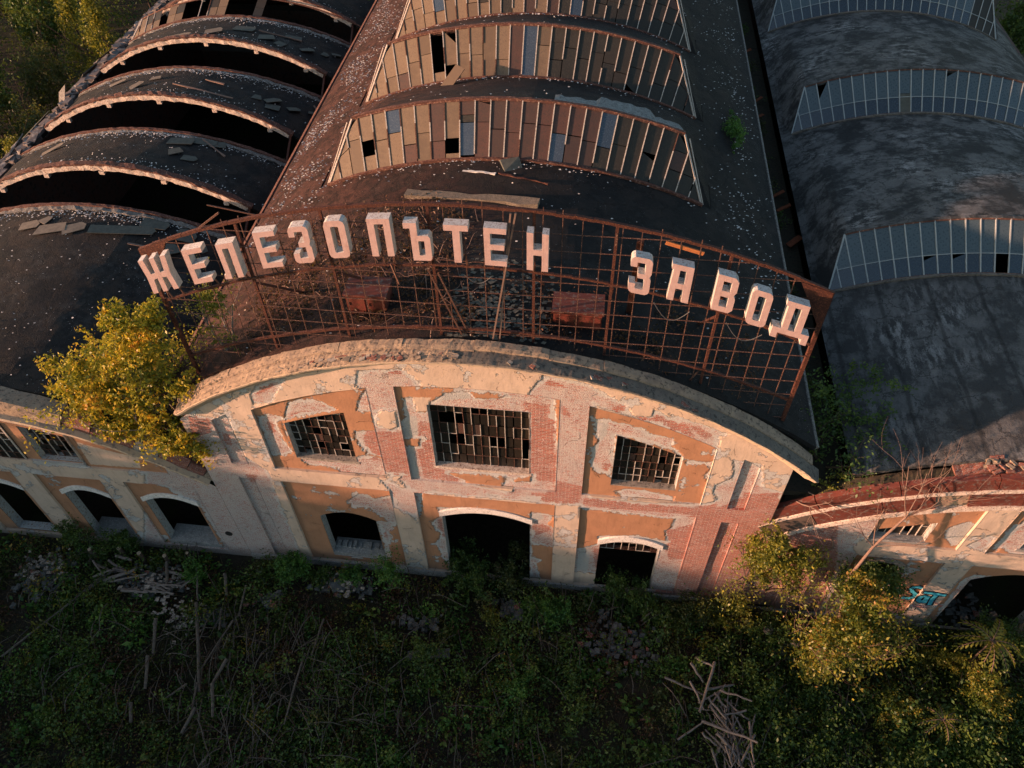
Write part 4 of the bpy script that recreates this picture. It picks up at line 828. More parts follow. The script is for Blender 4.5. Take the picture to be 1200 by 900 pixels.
GL={'E':([(0,0),(1,0),(1,.14),(.28,.14),(.28,.43),(.9,.43),(.9,.57),(.28,.57),(.28,.86),(1,.86),(1,1),(0,1)],[]),
'ZH':([(.03,0),(.22,0),(.27,.40),(.41,.42),(.41,0),(.59,0),(.59,.42),(.75,.40),(.81,0),(1,0),(.93,.48),(1,1),(.81,1),(.75,.57),(.59,.56),(.59,1),(.41,1),(.41,.56),(.25,.57),(.19,1),(0,1),(.06,.48)],[]),
'L':([(0,0),(.36,0),(.36,.86),(.68,.86),(.68,0),(1,0),(1,1),(.08,1),(.10,.14),(0,.14)],[]),
'Z':([(0,.73),(.3,.73),(.3,.86),(.7,.86),(.7,.57),(.38,.57),(.38,.44),(.7,.44),(.7,.14),(.3,.14),(.3,.28),(0,.28),(0,.1),(.06,.04),(.18,0),(.82,0),(.94,.04),(1,.1),(1,.42),(.92,.505),(1,.59),(1,.9),(.94,.96),(.82,1),(.18,1),(.06,.96),(0,.9)],[]),
'O':([(0,.12),(.06,.04),(.2,0),(.8,0),(.94,.04),(1,.12),(1,.88),(.94,.96),(.8,1),(.2,1),(.06,.96),(0,.88)],[[(.31,.18),(.36,.15),(.64,.15),(.69,.18),(.69,.82),(.64,.85),(.36,.85),(.31,.82)]]),
'P':([(0,0),(.3,0),(.3,.86),(.7,.86),(.7,0),(1,0),(1,1),(0,1)],[]),
'HARD':([(.17,0),(.93,0),(1,.05),(1,.6),(.92,.67),(.47,.67),(.47,1),(-.1,1),(-.1,.86),(.17,.86)],[[(.47,.14),(.73,.14),(.73,.53),(.47,.53)]]),
'T':([(.35,0),(.65,0),(.65,.85),(1,.85),(1,1),(0,1),(0,.85),(.35,.85)],[]),
'N':([(0,0),(.3,0),(.3,.42),(.7,.42),(.7,0),(1,0),(1,1),(.7,1),(.7,.57),(.3,.57),(.3,1),(0,1)],[]),
'A':([(0,0),(.3,0),(.32,.35),(.68,.35),(.68,0),(1,0),(1,1),(0,1),(0,.86),(.1,.86)],[[(.36,.5),(.68,.5),(.68,.86),(.39,.86)]]),
'V':([(0,0),(.82,0),(1,.1),(1,.42),(.9,.52),(1,.62),(1,.9),(.82,1),(0,1)],[[(.3,.15),(.7,.15),(.7,.43),(.3,.43)],[(.3,.59),(.7,.59),(.7,.85),(.3,.85)]]),
'D':([(-.3,-.12),(-.02,-.12),(-.02,.04),(1.1,.04),(1.1,-.12),(1.38,-.12),(1.38,.19),(1,.19),(1,1),(0,1),(0,.86),(.1,.86),(.1,.19),(-.3,.19)],[[(.38,.19),(.7,.19),(.7,.86),(.4,.86)]])}
for g,xl,zb,w in (('ZH',-10.47,16.16,1.0),('E',-8.88,16.70,.68),('L',-7.76,17.0,.64),('E',-6.41,17.55,.68),('Z',-5.3,17.83,.62),('O',-4.18,18.12,.64),('P',-2.87,18.30,.67),('HARD',-1.76,18.24,.68),('T',-.67,18.26,.70),('E',.47,18.24,.64),('N',1.69,18.16,.62),('Z',4.66,17.56,.62),('A',5.82,17.38,.63),('V',7.15,17.10,.62),('O',8.21,16.64,.62),('D',9.26,16.28,.68)):
    h=1.34; xc=xl+w/2; sh=-xc/25*.85; outer,holes=GL[g]
    if g=='D': sh*=.9
    tr=lambda l:[(xl+a*w,zb+b*h+a*w*sh) for a,b in l]
    m=MB(); m.prism((tr(outer),[tr(q) for q in holes]),.48,.78,0,1)
    o=m.build('letter',[M_letter,M_letterside,M_lettertop],sign)
    for p in o.data.polygons:
        if p.normal.z>.6: p.material_index=2
    for a in (.25,.75):
        q=MB(); q.bar((xl+a*w,.78,zb+.1),(xl+a*w,1.0,mid(xl+a*w)),.04,.04); q.build('bracket',M_rod,o)
for x0_,x1_,s in ((5.5,6.6,.55),(7.75,8.9,.5),(-.2,.6,.3)):
    m=MB(); m.tube([(x0_+(x1_-x0_)*t/8,.7,mid(x0_+(x1_-x0_)*t/8)-.1-s*math.sin(math.pi*t/8)) for t in range(9)],.013,5); m.build('hanging_cable',M_cable,sign)
# ================================================================ things on the roofs
def cabinet(x0,x1,y0,y1,z0,z1,label):
    t=thing('metal_cabinet',((x0+x1)/2,(y0+y1)/2,z0),label,'cabinet')
    m=MB(); m.box(x0,y0,z0,x1,y1,z1-.08); m.build('body',M_redbox,t)
    m=MB(); m.box(x0-.06,y0-.06,z1-.08,x1+.06,y1+.06,z1); m.build('lid',M_redpaint,t)
    for k in range(2):
        a=x0+(x1-x0)*k/2; m=MB(); m.box(a+.04,y0-.025,z0+.1,a+(x1-x0)/2-.04,y0-.002,z1-.2); d=m.build('door',M_redbox,t)
        q=MB(); q.box(a+.1,y0-.05,z0+.55,a+.13,y0-.02,z0+.7); q.build('handle',M_rust,d)
    m=MB(); m.bar((x0+.1,y0+.3,z0+.02),(x0+.1,y0+.3,z0-.5),.08); m.build('leg',M_rust,t); m=MB(); m.bar((x1-.1,y0+.3,z0+.02),(x1-.1,y0+.3,z0-.5),.08); m.build('leg',M_rust,t)
cabinet(2.42,4.05,2.1,3.0,14.0,15.1,'bright red steel cabinet behind the sign mesh, between the two words')
cabinet(-4.75,-3.35,2.2,3.1,14.1,15.15,'dull brownish red cabinet behind the sign mesh below the round letter')
def beam(name,a,b,w,h,mat,label,cat,group=None,jit=.02,n=8):
    c=Vector(a); t=MB(); a=Vector(a);b=Vector(b)
    pts=[a+(b-a)*i/n for i in range(n+1)]; u=(b-a).normalized().cross(Vector((0,0,1))); vs=[]
    for p in pts:
        for sx,sz in ((-1,0),(1,0),(1,1),(-1,1)): vs.append(p-c+u*sx*w/2+Vector((0,0,sz*h))+Vector([random.uniform(-jit,jit)]*3)*1)
    t.add(vs,[(i*4+q,i*4+(q+1)%4,i*4+4+(q+1)%4,i*4+4+q) for i in range(n) for q in range(4)]+[(3,2,1,0),(n*4,n*4+1,n*4+2,n*4+3)])
    o=t.build(name,mat); o.location=c; return prop(o,label,cat,group)
beam('timber_beam',(-4.1,9.1,14.35),(1.35,8.35,14.73),.42,.22,M_wood,'long grey weathered timber beam lying on the central roof behind the sign','beam',jit=.03)
beam('metal_strip',(-2.0,10.6,14.66),(-.6,10.35,14.76),.09,.04,M_chip,'short white strip lying below the front skylight of the central nave','strip')
beam('metal_strip',(-.5,10.4,14.76),(1.6,9.9,14.72),.07,.04,M_rust,'thin rusty strip lying below the front skylight of the central nave','strip')
m=MB(); m.box(-.3,-.35,0,.45,.35,.06,jit=.06); o=m.build('felt_scrap',M_sheet); o.location=(-.1,11.0,14.78); o.rotation_euler=(.25,.05,.4); prop(o,'crumpled grey felt scrap at the foot of the central front skylight','scrap')
o=beam('loose_board',(-6.4,19.95,14.5),(-5.7,17.7,14.0),.62,.03,M_ptan,'tan skylight panel hanging out of the hole in the second central skylight','panel',jit=.0,n=2); o.location=(-3.25,18.15,15.35); o.rotation_euler=(.35,.15,-.95)
# fallen sheets on the strips of the left nave
def dsl(u,y):   # surface height above the base vault of the left nave
    for i,yb in enumerate(YL):
        yn=YL[i+1] if i+1<4 else 46.2
        if yb+2.1<=y<=yn: return LH(u)*(1-(y-yb-2.1)/(yn-yb-2.1))
    return 0
def on_left(x,y,o=.06):
    x+=.5; th=math.asin((x+21.2)/18); d=dsl(th,y)*(1 if abs(th)<.44 else 0); th=math.asin((x+21.2)/(18+d)); return Vector(SP(LN,th,y,d+o)),th
SHEETS=[(-23.9,10.7,.9,.55,1,.3),(-23.2,11.1,.6,.5,1,-.4),(-22.6,10.4,1.5,.7,1,.25),(-21.5,10.5,1.0,.7,1,.5),(-19.3,10.8,2.9,.62,0,.22),(-18.1,11.7,1.2,.8,0,.1),(-16.9,10.2,1.1,1.0,0,.8),(-16.6,11.4,.9,.9,0,.2),(-15.8,10.9,.8,.5,0,-.3),
 (-16.3,23.9,1.0,.8,0,.9),(-16.0,23.2,.8,.6,0,.2),(-15.1,23.9,.7,.7,0,.7),(-17.0,23.7,.6,.5,0,.1),(-14.2,24.4,.5,.4,0,.4),(-16.1,30.3,.9,.7,0,.8),(-17.5,29.8,.6,.5,0,-.3),(-18.5,30.2,1.1,.8,0,.4),(-17.2,31.4,1.1,.5,0,.2),(-21.8,29.9,1.1,.7,1,.5),(-23.7,28.9,1.6,.6,1,.3),(-20.2,31.0,1.3,.7,0,.1),(-14.6,31.4,.6,.5,0,.6),(-15.1,30.8,.4,.5,0,0),(-23.9,23.1,.9,.5,1,.9),(-23.3,24.4,.7,.4,1,.3),(-19.4,18.3,1.3,.7,0,.3),(-18.3,18.7,1.4,.6,0,.1),(-19.1,17.0,.8,.7,0,.7),(-18.2,16.6,.7,.5,0,.1),(-17.6,18.8,.9,.6,0,.3),(-26.4,17.4,1.3,.35,1,.6),(-26.0,24.6,1.0,.4,1,.5)]
where=['front strip','second strip','third strip','fourth strip']
for i,(x,y,w,l,tan,rz) in enumerate(SHEETS):
    p,th=on_left(x,y); m=MB(); n=random.choice([4,5]); pts=[(-w/2,-l/2),(w/2,-l/2+random.uniform(-.08,.1)),(w/2+random.uniform(-.15,.05),l/2),(-w/2+random.uniform(0,.2),l/2)]
    if n==5: pts.insert(2,(w/2+.12,random.uniform(-.1,.1)))
    k=len(pts); m.add([(a,b,0) for a,b in pts]+[(a,b,.03) for a,b in pts],[tuple(range(k-1,-1,-1)),tuple(range(k,2*k))]+[(q,(q+1)%k,(q+1)%k+k,q+k) for q in range(k)])
    o=m.build('roof_sheet',M_sheettan if tan else M_sheet); o.location=p; o.rotation_euler=(-.1 if y>13 else 0,th,rz)
    wh=where[0 if y<13 else 1 if y<20 else 2 if y<27.5 else 3]
    prop(o,'%s broken roofing sheet fallen on the %s of the left nave'%('tan' if tan else 'grey',wh),'sheet','%s roofing sheets on the %s of the left nave'%('tan' if tan else 'grey',wh))
for a,b,lab in (((-21.6,23.2),(-17.9,22.5),'long thin lath across the third vault strip of the left nave'),((-19.2,31.0),(-16.6,31.2),'thin lath on the fourth vault strip of the left nave'),((-20.2,24.4),(-19.0,24.1),'short pale broken board on the third strip of the left nave'),((-18.4,18.9),(-16.8,17.7),'tilted lath on the second vault strip of the left nave'),((-14.3,25.2),(-13.3,24.0),'white lath near the right eaves of the left nave'),((-18.6,9.9),(-16.6,10.1),'dark thin lath among sheets on the front strip of the left nave')):
    pa,_=on_left(*a,.1); pb,_=on_left(*b,.1); beam('lath',pa,pb,.09,.05,M_palebark,lab,'lath',n=3,jit=.01)
m=MB(); m.bar((-15.6,13.4,10.1),(-12.0,13.2,9.6),.06); o=m.build('metal_pipe',M_rod); prop(o,'thin pipe crossing the front slot of the left nave','pipe')
# pale flakes on the roofs: far too many to count
def flakes(name,label_parent,pts,mat,smin=.03,smax=.10):
    n=len(pts); P=np.array(pts); s=RG.uniform(smin,smax,n); V=[];a=RG.uniform(0,6.28,n)
    for q in range(4):
        t=a+q*1.57; V.append(P+np.c_[np.cos(t)*s,np.sin(t)*s*RG.uniform(.5,1,n),RG.uniform(.0,.035,n)])
    V=np.stack(V,1).reshape(-1,3); F=np.arange(4*n).reshape(-1,4)
    o=bpy.data.objects.new(name,npmesh(name,V,F,mat)); link(o,label_parent); prop(o,kind='stuff'); return o
def roofpt(nv,th,y,d=0): return SP(nv,th,y,d+.03)
def dM(th,y):
    for i,yb in enumerate(YM):
        yn=YM[i+1] if i+1<len(YM) else 46.2
        if yb-.05<y<yb+1.8 and abs(th)<.42: return None
        if yb+1.75<=y<=yn:
            a=abs(th); w=1 if a<=.337 else max(0,1-(a-.337)/.1); return 1.7*w*(1-(y-yb-1.75)/(yn-yb-1.75))
    return 0
pts=[]
while len(pts)<4600:
    r=random.random()
    if r<.62: th=random.triangular(-.64,-.40,-.57); y=random.uniform(9,46)
    elif r<.78: th=random.triangular(.42,.645,.56); y=random.uniform(6,46)
    elif r<.9: th=random.gauss(-.1,.25); y=random.choice(YM)-abs(random.gauss(0,.35))-.1
    else: th=random.uniform(-.6,.6); y=random.uniform(1,46)
    if abs(th)>.645: continue
    if mnoise.noise((th*9,y*.35,2))+random.uniform(-.25,.25)<-.02 and r<.75: continue
    d=dM(th,y)
    if d is not None: pts.append(roofpt(NM,th,y,d))
flakes('white_flakes',central,pts,M_chip,.012,.062)
pts=[]
while len(pts)<3600:
    i=random.randrange(4); yb=YL[i]; th=random.triangular(-.42,.47,.10); r=random.random()
    if r<.62: y=yb-.3-abs(random.gauss(0,.38))
    elif r<.8: y=yb+2.3+abs(random.gauss(0,.4))
    else: y=random.uniform(1,40)
    y0=YL[i]
    d=dsl(th,y); bad=any(b-.05<y<b+2.2 for b in YL)
    if bad: continue
    if abs(th)>.44: d=0
    pts.append(roofpt(LN,th,y,d))
flakes('white_flakes',leftn,pts,M_chip,.018,.062)
pts=[roofpt(NM,random.gauss(.02,.03),random.uniform(1.3,5),0) for _ in range(120)]+[roofpt(NM,random.uniform(-.05,.12),abs(random.gauss(1.2,1.2))+.9,0) for _ in range(420)]
flakes('roof_rubble',central,pts,M_sheet,.04,.13)
# ================================================================ vegetation
def leafverts(C,s,rg,flat=.0,droop=0):
    n=len(C); a=rg.normal(size=(n,3)); a[:,2]*=1-.4*flat; a/=np.linalg.norm(a,axis=1)[:,None]
    r=rg.normal(size=(n,3)); r[:,2]*=1-.6*flat; b=np.cross(a,r); b/=np.linalg.norm(b,axis=1)[:,None]+1e-9
    s=s[:,None]; V=np.stack([C-a*s*.55,C+b*s*.30,C+a*s*.6,C-b*s*.30],1); return V.reshape(-1,3)
def leafobj(name,C,s,rnd,mat,parent=None,rg=RG,flat=0):
    C=np.asarray(C); V=leafverts(C,s,rg,flat); F=np.arange(len(V)).reshape(-1,4)
    o=bpy.data.objects.new(name,npmesh(name,V,F,mat,{'rnd':np.repeat(np.clip(rnd,0,1),4)})); return link(o,parent)
def branchy(m,p,d,L,r,depth,rg,tips,spread=.6,upb=.15,mi=0,seg=4,n=5,kids=(2,4)):
    pts=[Vector(p)]; d=Vector(d).normalized(); rr=[r]
    for i in range(seg):
        d=(d+Vector([rg.gauss(0,.13) for _ in range(3)])+Vector((0,0,upb*.25))).normalized(); pts.append(pts[-1]+d*L/seg); rr.append(r*(1-.55*(i+1)/seg))
    m.tube(pts,rr,n if depth>1 else 4,mi,caps=False)
    for q in pts[1:]: tips.append((q,depth))
    if depth<=0: return
    for k in range(rg.randint(*kids)):
        i=rg.randint(max(1,seg-3),seg); a=Vector([rg.gauss(0,1) for _ in range(3)]); a=(a-d*a.dot(d)).normalized()
        branchy(m,pts[i],(d+a*spread*rg.uniform(.7,1.3)+Vector((0,0,upb))),L*rg.uniform(.55,.8),rr[i]*.7,depth-1,rg,tips,spread,upb,mi,seg,n,kids)
def crownpts(tips,n,clump,rg,center=None,rad=None,depthmax=1):
    T_=np.array([t[0] for t in tips if t[1]<=depthmax]); idx=rg.integers(0,len(T_),n); C=T_[idx]+rg.normal(size=(n,3))*clump; return C,idx
def plant(name,loc,label,cat,h,r,leafmat,nleaf,size,seed,bark=None,depth=2,clump=.16,group=None,lean=(0,0,1),trunkr=None,stems=1,spread=.7,upb=.2,flat=.2,kids=(2,4),nm=('trunk','crown'),blobs=None):
    rg=random.Random(seed); nr=np.random.default_rng(seed); t=thing(name,loc,label,cat,group); m=MB(); tips=[]
    for s in range(stems):
        a=rg.uniform(0,6.28); off=Vector((math.cos(a),math.sin(a),0))*r*.15*(stems>1); d=Vector(lean)+Vector((math.cos(a),math.sin(a),0))*(.5 if stems>1 else .05)
        branchy(m,Vector(loc)+off,d,h*.55,trunkr or max(.02,h*.016),depth,rg,tips,spread,upb,kids=kids)
    m.build(nm[0],bark or M_bark,t)
    C,idx=crownpts(tips,nleaf,clump,nr)
    if blobs is not None:      # extra foliage masses (centre, radii, share)
        parts=[C]; gid=[np.zeros(len(C))]; gsz=52
        for (c,rr,k) in blobs:
            q=nr.normal(size=(int(k/gsz)+1,3)); q/=np.linalg.norm(q,axis=1)[:,None]; q*=nr.uniform(.25,1.18,size=(len(q),1))**.7; cen=np.array(c)+q*np.array(rr); o=.55+nr.random((len(cen),1))*.9; d=nr.normal(size=(len(cen),1,3))*.9; d[:,:,2]=np.abs(d[:,:,2])*.6; u=nr.uniform(-1,1,size=(len(cen),gsz,1))
            parts.append((cen[:,None,:]+d*u*clump*1.5*o[:,None]+nr.normal(size=(len(cen),gsz,3))*(clump*.42*o)[:,None]).reshape(-1,3)); gid.append(np.repeat(nr.normal(size=len(cen))*.16,gsz))
        C=np.concatenate(parts); gv=np.concatenate(gid)
    else: gv=0
    n=len(C); lo,hi=C[:,2].min(),C[:,2].max()
    cl=np.sin(C[:,0]*2.1+1)*np.cos(C[:,1]*1.7)*np.sin(C[:,2]*1.9)*.22
    rnd=.45+cl+gv+nr.normal(size=n)*.17
    leafobj(nm[1],C,nr.uniform(.7,1.3,n)*size,rnd,leafmat,t,nr,flat); return t
# autumn tree growing from the corner between left and central nave
plant('birch_tree',(-11.5,.9,7.6),'yellow autumn tree growing from the roof corner left of the sign','tree',4.6,2.2,L_yellow,3600,.125,5,M_birch,4,.22,lean=(-.28,-.05,1),trunkr=.09,stems=4,spread=.8,upb=.22,flat=.1,
  blobs=[((-13.2,.6,11.8),(1.9,1.2,2.2),3900),((-11.9,.4,13.9),(.9,.8,1.4),3400),((-11.0,.6,15.0),(.45,.4,.7),600),((-12.6,.2,13.2),(.5,.5,.5),700),((-12.3,.4,15.0),(.5,.4,.6),600),((-14.3,-.2,12.6),(.5,.5,.5),600),((-15.7,.2,11.2),(.4,.4,.4),350),((-15.4,.1,9.9),(.4,.4,.4),350),((-16.0,.3,12.3),(.35,.3,.3),220),((-14.6,.4,10.7),(1.2,.8,1.2),2500),((-12.0,-.1,9.3),(1.2,.7,1.1),2600),((-15.0,.3,12.0),(.6,.6,.5),700),((-11.2,.2,8.4),(.6,.4,.7),1100),((-13.9,0,9.3),(.9,.5,.5),1600),((-10.9,.5,11.3),(.5,.5,.8),900)])
plant('young_shrub',(-9.4,1.7,12.3),'small green leafy shrub growing behind the sign mesh under the first letters','shrub',3.2,.8,L_ygreen,350,.085,8,M_birch,2,.16,stems=2,
  blobs=[((-9.35,1.6,14.9),(.75,.4,.55),1300),((-9.6,1.5,13.2),(.6,.3,.7),450)])
plant('young_shrub',(10.1,18.9,11.95),'bright green weed growing on the right slope of the central roof','shrub',1.0,.6,L_bright,200,.10,9,depth=1,clump=.15,blobs=[((10.15,19.2,12.25),(.42,1.5,.35),1500)])
plant('young_tree',(13.2,2.2,7.9),'thin dark green tree rising from the gutter between central and right nave','tree',3.4,1.5,L_green,900,.12,12,M_bark,3,.28,stems=3,spread=.9,
  blobs=[((13.9,3.6,10.2),(1.6,1.3,1.2),1600),((14.4,2.0,9.2),(1.6,.8,.6),900),((12.7,3.2,9.6),(.5,.7,.8),350)])
plant('young_shrub',(13.4,.9,8.0),'yellow-green low growth on the gutter end beside the red banded parapet','shrub',.9,.9,L_ygreen,250,.085,13,depth=2,clump=.15,stems=3,blobs=[((13.6,.8,8.6),(1.5,.3,.35),420),((14.2,1.2,9.0),(.6,.3,.3),160)])
for i,(y,r) in enumerate(((6,.6),(9,.6),(12,.5),(17,.6),(19.5,.8),(22.5,.6),(26,.6),(30,.7),(34,.9),(39,1.0))):
    plant('gutter_weed',(12.7,y,8.0),'dark weed tuft growing in the gutter right of the central nave','weed',.8,r,L_green if i%2 else L_dark,150,.09,40+i,depth=1,clump=.2,stems=2,group='weeds in the right gutter',blobs=[((12.7,y,8.35),(r*.8,r*1.6,.35),500)])
M_oscrap=simple('sunlit_rust_scrap',(.26,.07,.03),(.14,.045,.02),6,.8,.4)  # rust with orange added in place of sunlight that never reaches it
for i,(x,y,l) in enumerate(((13.6,15.6,.9),(13.4,18.4,.5),(12.9,27.5,.7),(13.0,29.5,.8),(13.2,19.6,.6),(12.9,36,.6))):
    beam('rusty_scrap',(x-.3,y-l*.3,8.15),(x+.35,y+l*.3,8.35),.34 if i==0 else .2,.05,M_oscrap,'rusty scrap sheet lying in the gutter right of the central nave','scrap','rusty scraps in the right gutter',n=3)
plant('gutter_tree',(-11.9,40,7.3),'green bush in the far gutter between left and central nave','bush',2.5,1,L_green,900,.14,60,depth=2,clump=.3,stems=3)
# dead sapling with bare pinkish twigs in front of the right nave
def dead(loc,d,h,seed,label,depth=3,r=.075,kids=(2,4),spread=.62,upb=.3,mat=None):
    t=thing('dead_sapling',loc,label,'dead tree'); m=MB(); rg=random.Random(seed); tips=[]
    branchy(m,loc,d,h,r,depth,rg,tips,spread,upb,kids=kids,seg=5); m.build('trunk',mat or M_palebark,t); return t
t=thing('dead_sapling',(15.2,-2.2,-.3),'bare dead sapling with pinkish twigs leaning over the front of the right nave','dead tree')
m=MB(); tips=[]; rg=random.Random(4); P0=[Vector((15.2,-2.2,-.3)),Vector((14.6,-1.8,3)),Vector((14.4,-1.2,5.0)),Vector((14.85,-.8,6.9)),Vector((15.5,-.5,8.6))]
m.tube(P0,[.09,.075,.065,.055,.045],7)
for (a,d,L) in ((3,(-.25,.1,1),2.5),(3,(-.6,0,1),1.8),(4,(.1,.1,1),2.6),(4,(.9,.1,.8),2.8),(4,(.45,0,1),2.7),(4,(-.3,.1,1),2.9),(4,(1.1,.2,.35),2.2),(3,(.8,0,.6),2.2)):
    branchy(m,P0[a],d,L*.85,.024,2,rg,tips,.55,.15,kids=(2,3),seg=4,n=4)
m.build('trunk',M_palebark,t)
dead((11.9,.25,7.9),(.3,-.4,.2),1.6,9,'tangle of bare twigs hanging out below the right end of the central cornice',2,.035,(2,4),.9,-.12)
dead((12.3,.5,8.2),(1,-.3,.1),1.5,19,'spray of thin dry stems at the left end of the red banded parapet',2,.03,(2,3),.8,.05)
# bushes in front of the building
plant('leafy_bush',(14.9,-2.8,-.3),'big ochre and olive bush lit by the sun before the right nave','bush',4.8,1.6,L_olive,2200,.125,21,M_palebark,4,.24,stems=5,spread=.65,
  blobs=[((14.7,-2.7,2.9),(1.1,.9,1.7),6500),((14.9,-1.9,5.0),(.95,.7,1.0),2800),((14.0,-3.0,1.6),(.8,.8,.8),1500)])
plant('leafy_bush',(15.6,-1.0,-.3),'darker green bush behind the sunlit ochre bush, against the right nave wall','bush',5.0,1.4,L_green,700,.105,22,M_bark,3,.26,stems=3,blobs=[((15.7,-.8,4.2),(1.3,.5,1.0),3600)])
plant('wall_shrub',(11.7,-.7,2.6),'yellow-green shrub hugging the brick corner between central and right nave','shrub',3.9,1.2,L_ygreen,1100,.11,23,M_bark,3,.2,stems=4,
  blobs=[((11.15,-.8,6.2),(.7,.4,1.0),2600),((12.3,-.8,5.3),(1.1,.4,.8),2600),((11.5,-.8,4.3),(.6,.4,.6),900),((12.6,-.8,3.8),(.4,.35,.9),900),((10.9,-.7,5.0),(.4,.3,.7),600)])
BU=[('round_bush',(-9.1,-.9,-.1),'round bright green bush at the left foot of the central facade','bush',1.3,.8,L_bright,[((-9.1,-.9,.75),(.75,.6,.6),3000)]),
('young_sapling',(-4.5,-.9,-.1),'slender feathery sapling below the left arched window','sapling',2.3,.5,L_bright,[((-4.5,-.9,1.3),(.45,.35,.9),1500)]),
('round_bush',(-6.3,-.8,-.1),'small green bush below the sill of the left arched window','bush',.9,.5,L_bright,[((-6.3,-.8,.45),(.5,.4,.4),1000)]),
('round_bush',(-7.7,-.9,-.1),'dark little bush between round bush and left arched window','bush',.8,.4,L_green,[((-7.7,-.9,.35),(.4,.35,.35),650)]),
('doorway_bush',(-.8,-.5,-.2),'dense weeds filling the left half of the central doorway','bush',1.8,1.0,L_green,[((-.9,-.3,.8),(1.0,.8,.8),3600),((-1.3,.6,.8),(.6,.7,.7),1400)]),
('doorway_bush',(.9,-.5,-.2),'dense weeds filling the right half of the central doorway','bush',1.5,.9,L_dark,[((.9,-.2,.6),(.9,.8,.6),2800),((1.2,.9,.6),(.5,.7,.5),900)]),
('round_bush',(3.1,-1.8,-.2),'bright green bush just below the middle pilaster foot','bush',1.2,.8,L_bright,[((3.1,-1.7,.6),(.8,.6,.55),2600),((2.2,-1.5,.4),(.6,.4,.4),1200)]),
('young_sapling',(.3,-2.2,-.2),'tiny yellow-green sapling below the central doorway','sapling',.8,.3,L_ygreen,[((.3,-2.2,.5),(.25,.2,.3),300)]),
('fern_clump',(2.0,-5.0,-.2),'long bright fern-like clump near the bottom middle','fern',1.0,.7,L_bright,[((1.9,-5.0,.4),(.45,.9,.35),1300)]),
('young_sapling',(-2.1,-4.4,-.2),'single green sapling on a bare stem near the bottom middle','sapling',1.4,.5,L_green,[((-2.1,-4.3,1.2),(.5,.4,.35),1000)]),
('doorway_bush',(6.1,-.4,-.3),'green bush filling the gate under the small barred fanlight','bush',1.6,1.1,L_green,[((6.2,-.2,.6),(1.1,.8,.7),3000),((7.3,-.9,.4),(.8,.5,.5),1500)]),
('round_bush',(9.0,-1.0,-.4),'mixed green bush at the brick foot right of the barred gate','bush',1.4,1.1,L_dark,[((9.0,-.9,.4),(1.1,.6,.6),2400),((9.8,-.8,.7),(.6,.4,.5),900)]),
('round_bush',(10.7,-.9,-.4),'olive bush under the yellow-green wall shrub','bush',1.9,.9,L_ygreen,[((10.9,-.8,.9),(.6,.4,.7),1200),((10.4,-1.0,.3),(.7,.5,.5),900)]),
('round_bush',(12.5,-1.6,-.5),'dark bush beside pale stones at the right corner foot','bush',1.5,1.1,L_green,[((12.3,-1.6,.5),(1.2,.7,.7),2600)]),
('round_bush',(20.2,-2.1,-.5),'yellow-lit bush in front of the graffiti pilaster','bush',1.9,.9,L_ygreen,[((19.0,-1.9,.1),(.6,.5,.4),800),((20.0,-2.1,.5),(.7,.5,.6),1200)]),
('round_bush',(20.6,-3.6,-.5),'ochre sunlit bush at the right edge of the picture','bush',2.0,.9,L_olive,[((20.5,-3.5,1.2),(.8,.7,.8),2600)]),
('round_bush',(22.6,-1.0,-.6),'dark bush before the right arched gateway','bush',2.0,1.4,L_green,[((22.2,-.9,.8),(1.5,.9,.9),3600)]),
('round_bush',(17.3,-4.4,-.5),'low olive bush below the big sunlit bush','bush',1.3,.9,L_olive,[((17.3,-4.4,.6),(.7,.6,.5),1100)]),
('round_bush',(-13.9,-1.2,-.1),'low green bush under the third left arched window','bush',.9,.6,L_bright,[((-13.6,-1.5,.4),(.55,.4,.35),900)]),
('round_bush',(-19.6,-.4,0),'shaded leafy bush at the left wing pilaster foot','bush',1.8,.8,L_green,[((-19.9,-.4,1.0),(.7,.4,.8),1500)]),
('round_bush',(-17.6,-.6,0),'shaded green growth under the second left arched window','bush',1.2,1,L_green,[((-17.6,-.3,.5),(1.1,.5,.6),1800)])]
for i,(nm,loc,lab,cat,h,r,mt,bl) in enumerate(BU):
    plant(nm,loc,lab,cat,h,r,mt,380,.10,100+i,depth=3,clump=.15,stems=3,blobs=bl,nm=('stem','foliage'))
# sumac with star of pinnate fronds
def sumac(loc,h,n,L,seed,label,mat):
    t=thing('sumac_shrub',loc,label,'shrub'); rg=random.Random(seed); m=MB(); top_=Vector(loc)+Vector((0,0,h)); m.tube([loc,top_],[.05,.03],6); m.build('stem',M_bark,t); C=[];
    for k in range(n):
        a=2*math.pi*k/n+rg.uniform(-.2,.2); el=rg.uniform(.1,1.0); pts=[]
        for i in range(9): s=i/8; pts.append(top_+Vector((math.cos(a)*L*s,math.sin(a)*L*s,L*(s*el-.9*s*s))))
        f=MB(); f.tube(pts,[.014]*9,4); side=Vector((-math.sin(a),math.cos(a),0))
        for i in range(1,9):
            for sg in (-1,1):
                p=pts[i]; q=p+side*sg*L*.24*(1-.5*i/8)+(pts[i]-pts[i-1])*.9+Vector((0,0,-.03)); w=(pts[i]-pts[i-1])*.42
                f.add([p-w*.2,(p+q)/2-w,q,(p+q)/2+w],[(0,1,2,3)],1)
        o=f.build('frond',[M_palebark,mat],t); at=o.data.attributes.new('rnd','FLOAT','POINT'); at.data.foreach_set('value',[min(1,max(0,rg.gauss(.55,.2))) for _ in o.data.vertices])
    return t
sumac((20.7,-1.9,-.5),2.9,11,1.15,3,'sunlit sumac with a star of long yellow-green fronds at the right','',) if False else sumac((20.7,-1.9,-.5),2.9,11,1.15,3,'sunlit sumac with a star of long yellow-green fronds at the right',L_ygreen)
sumac((18.7,-4.7,-.5),1.4,8,.8,5,'small drooping sumac near the lower right corner',L_olive)
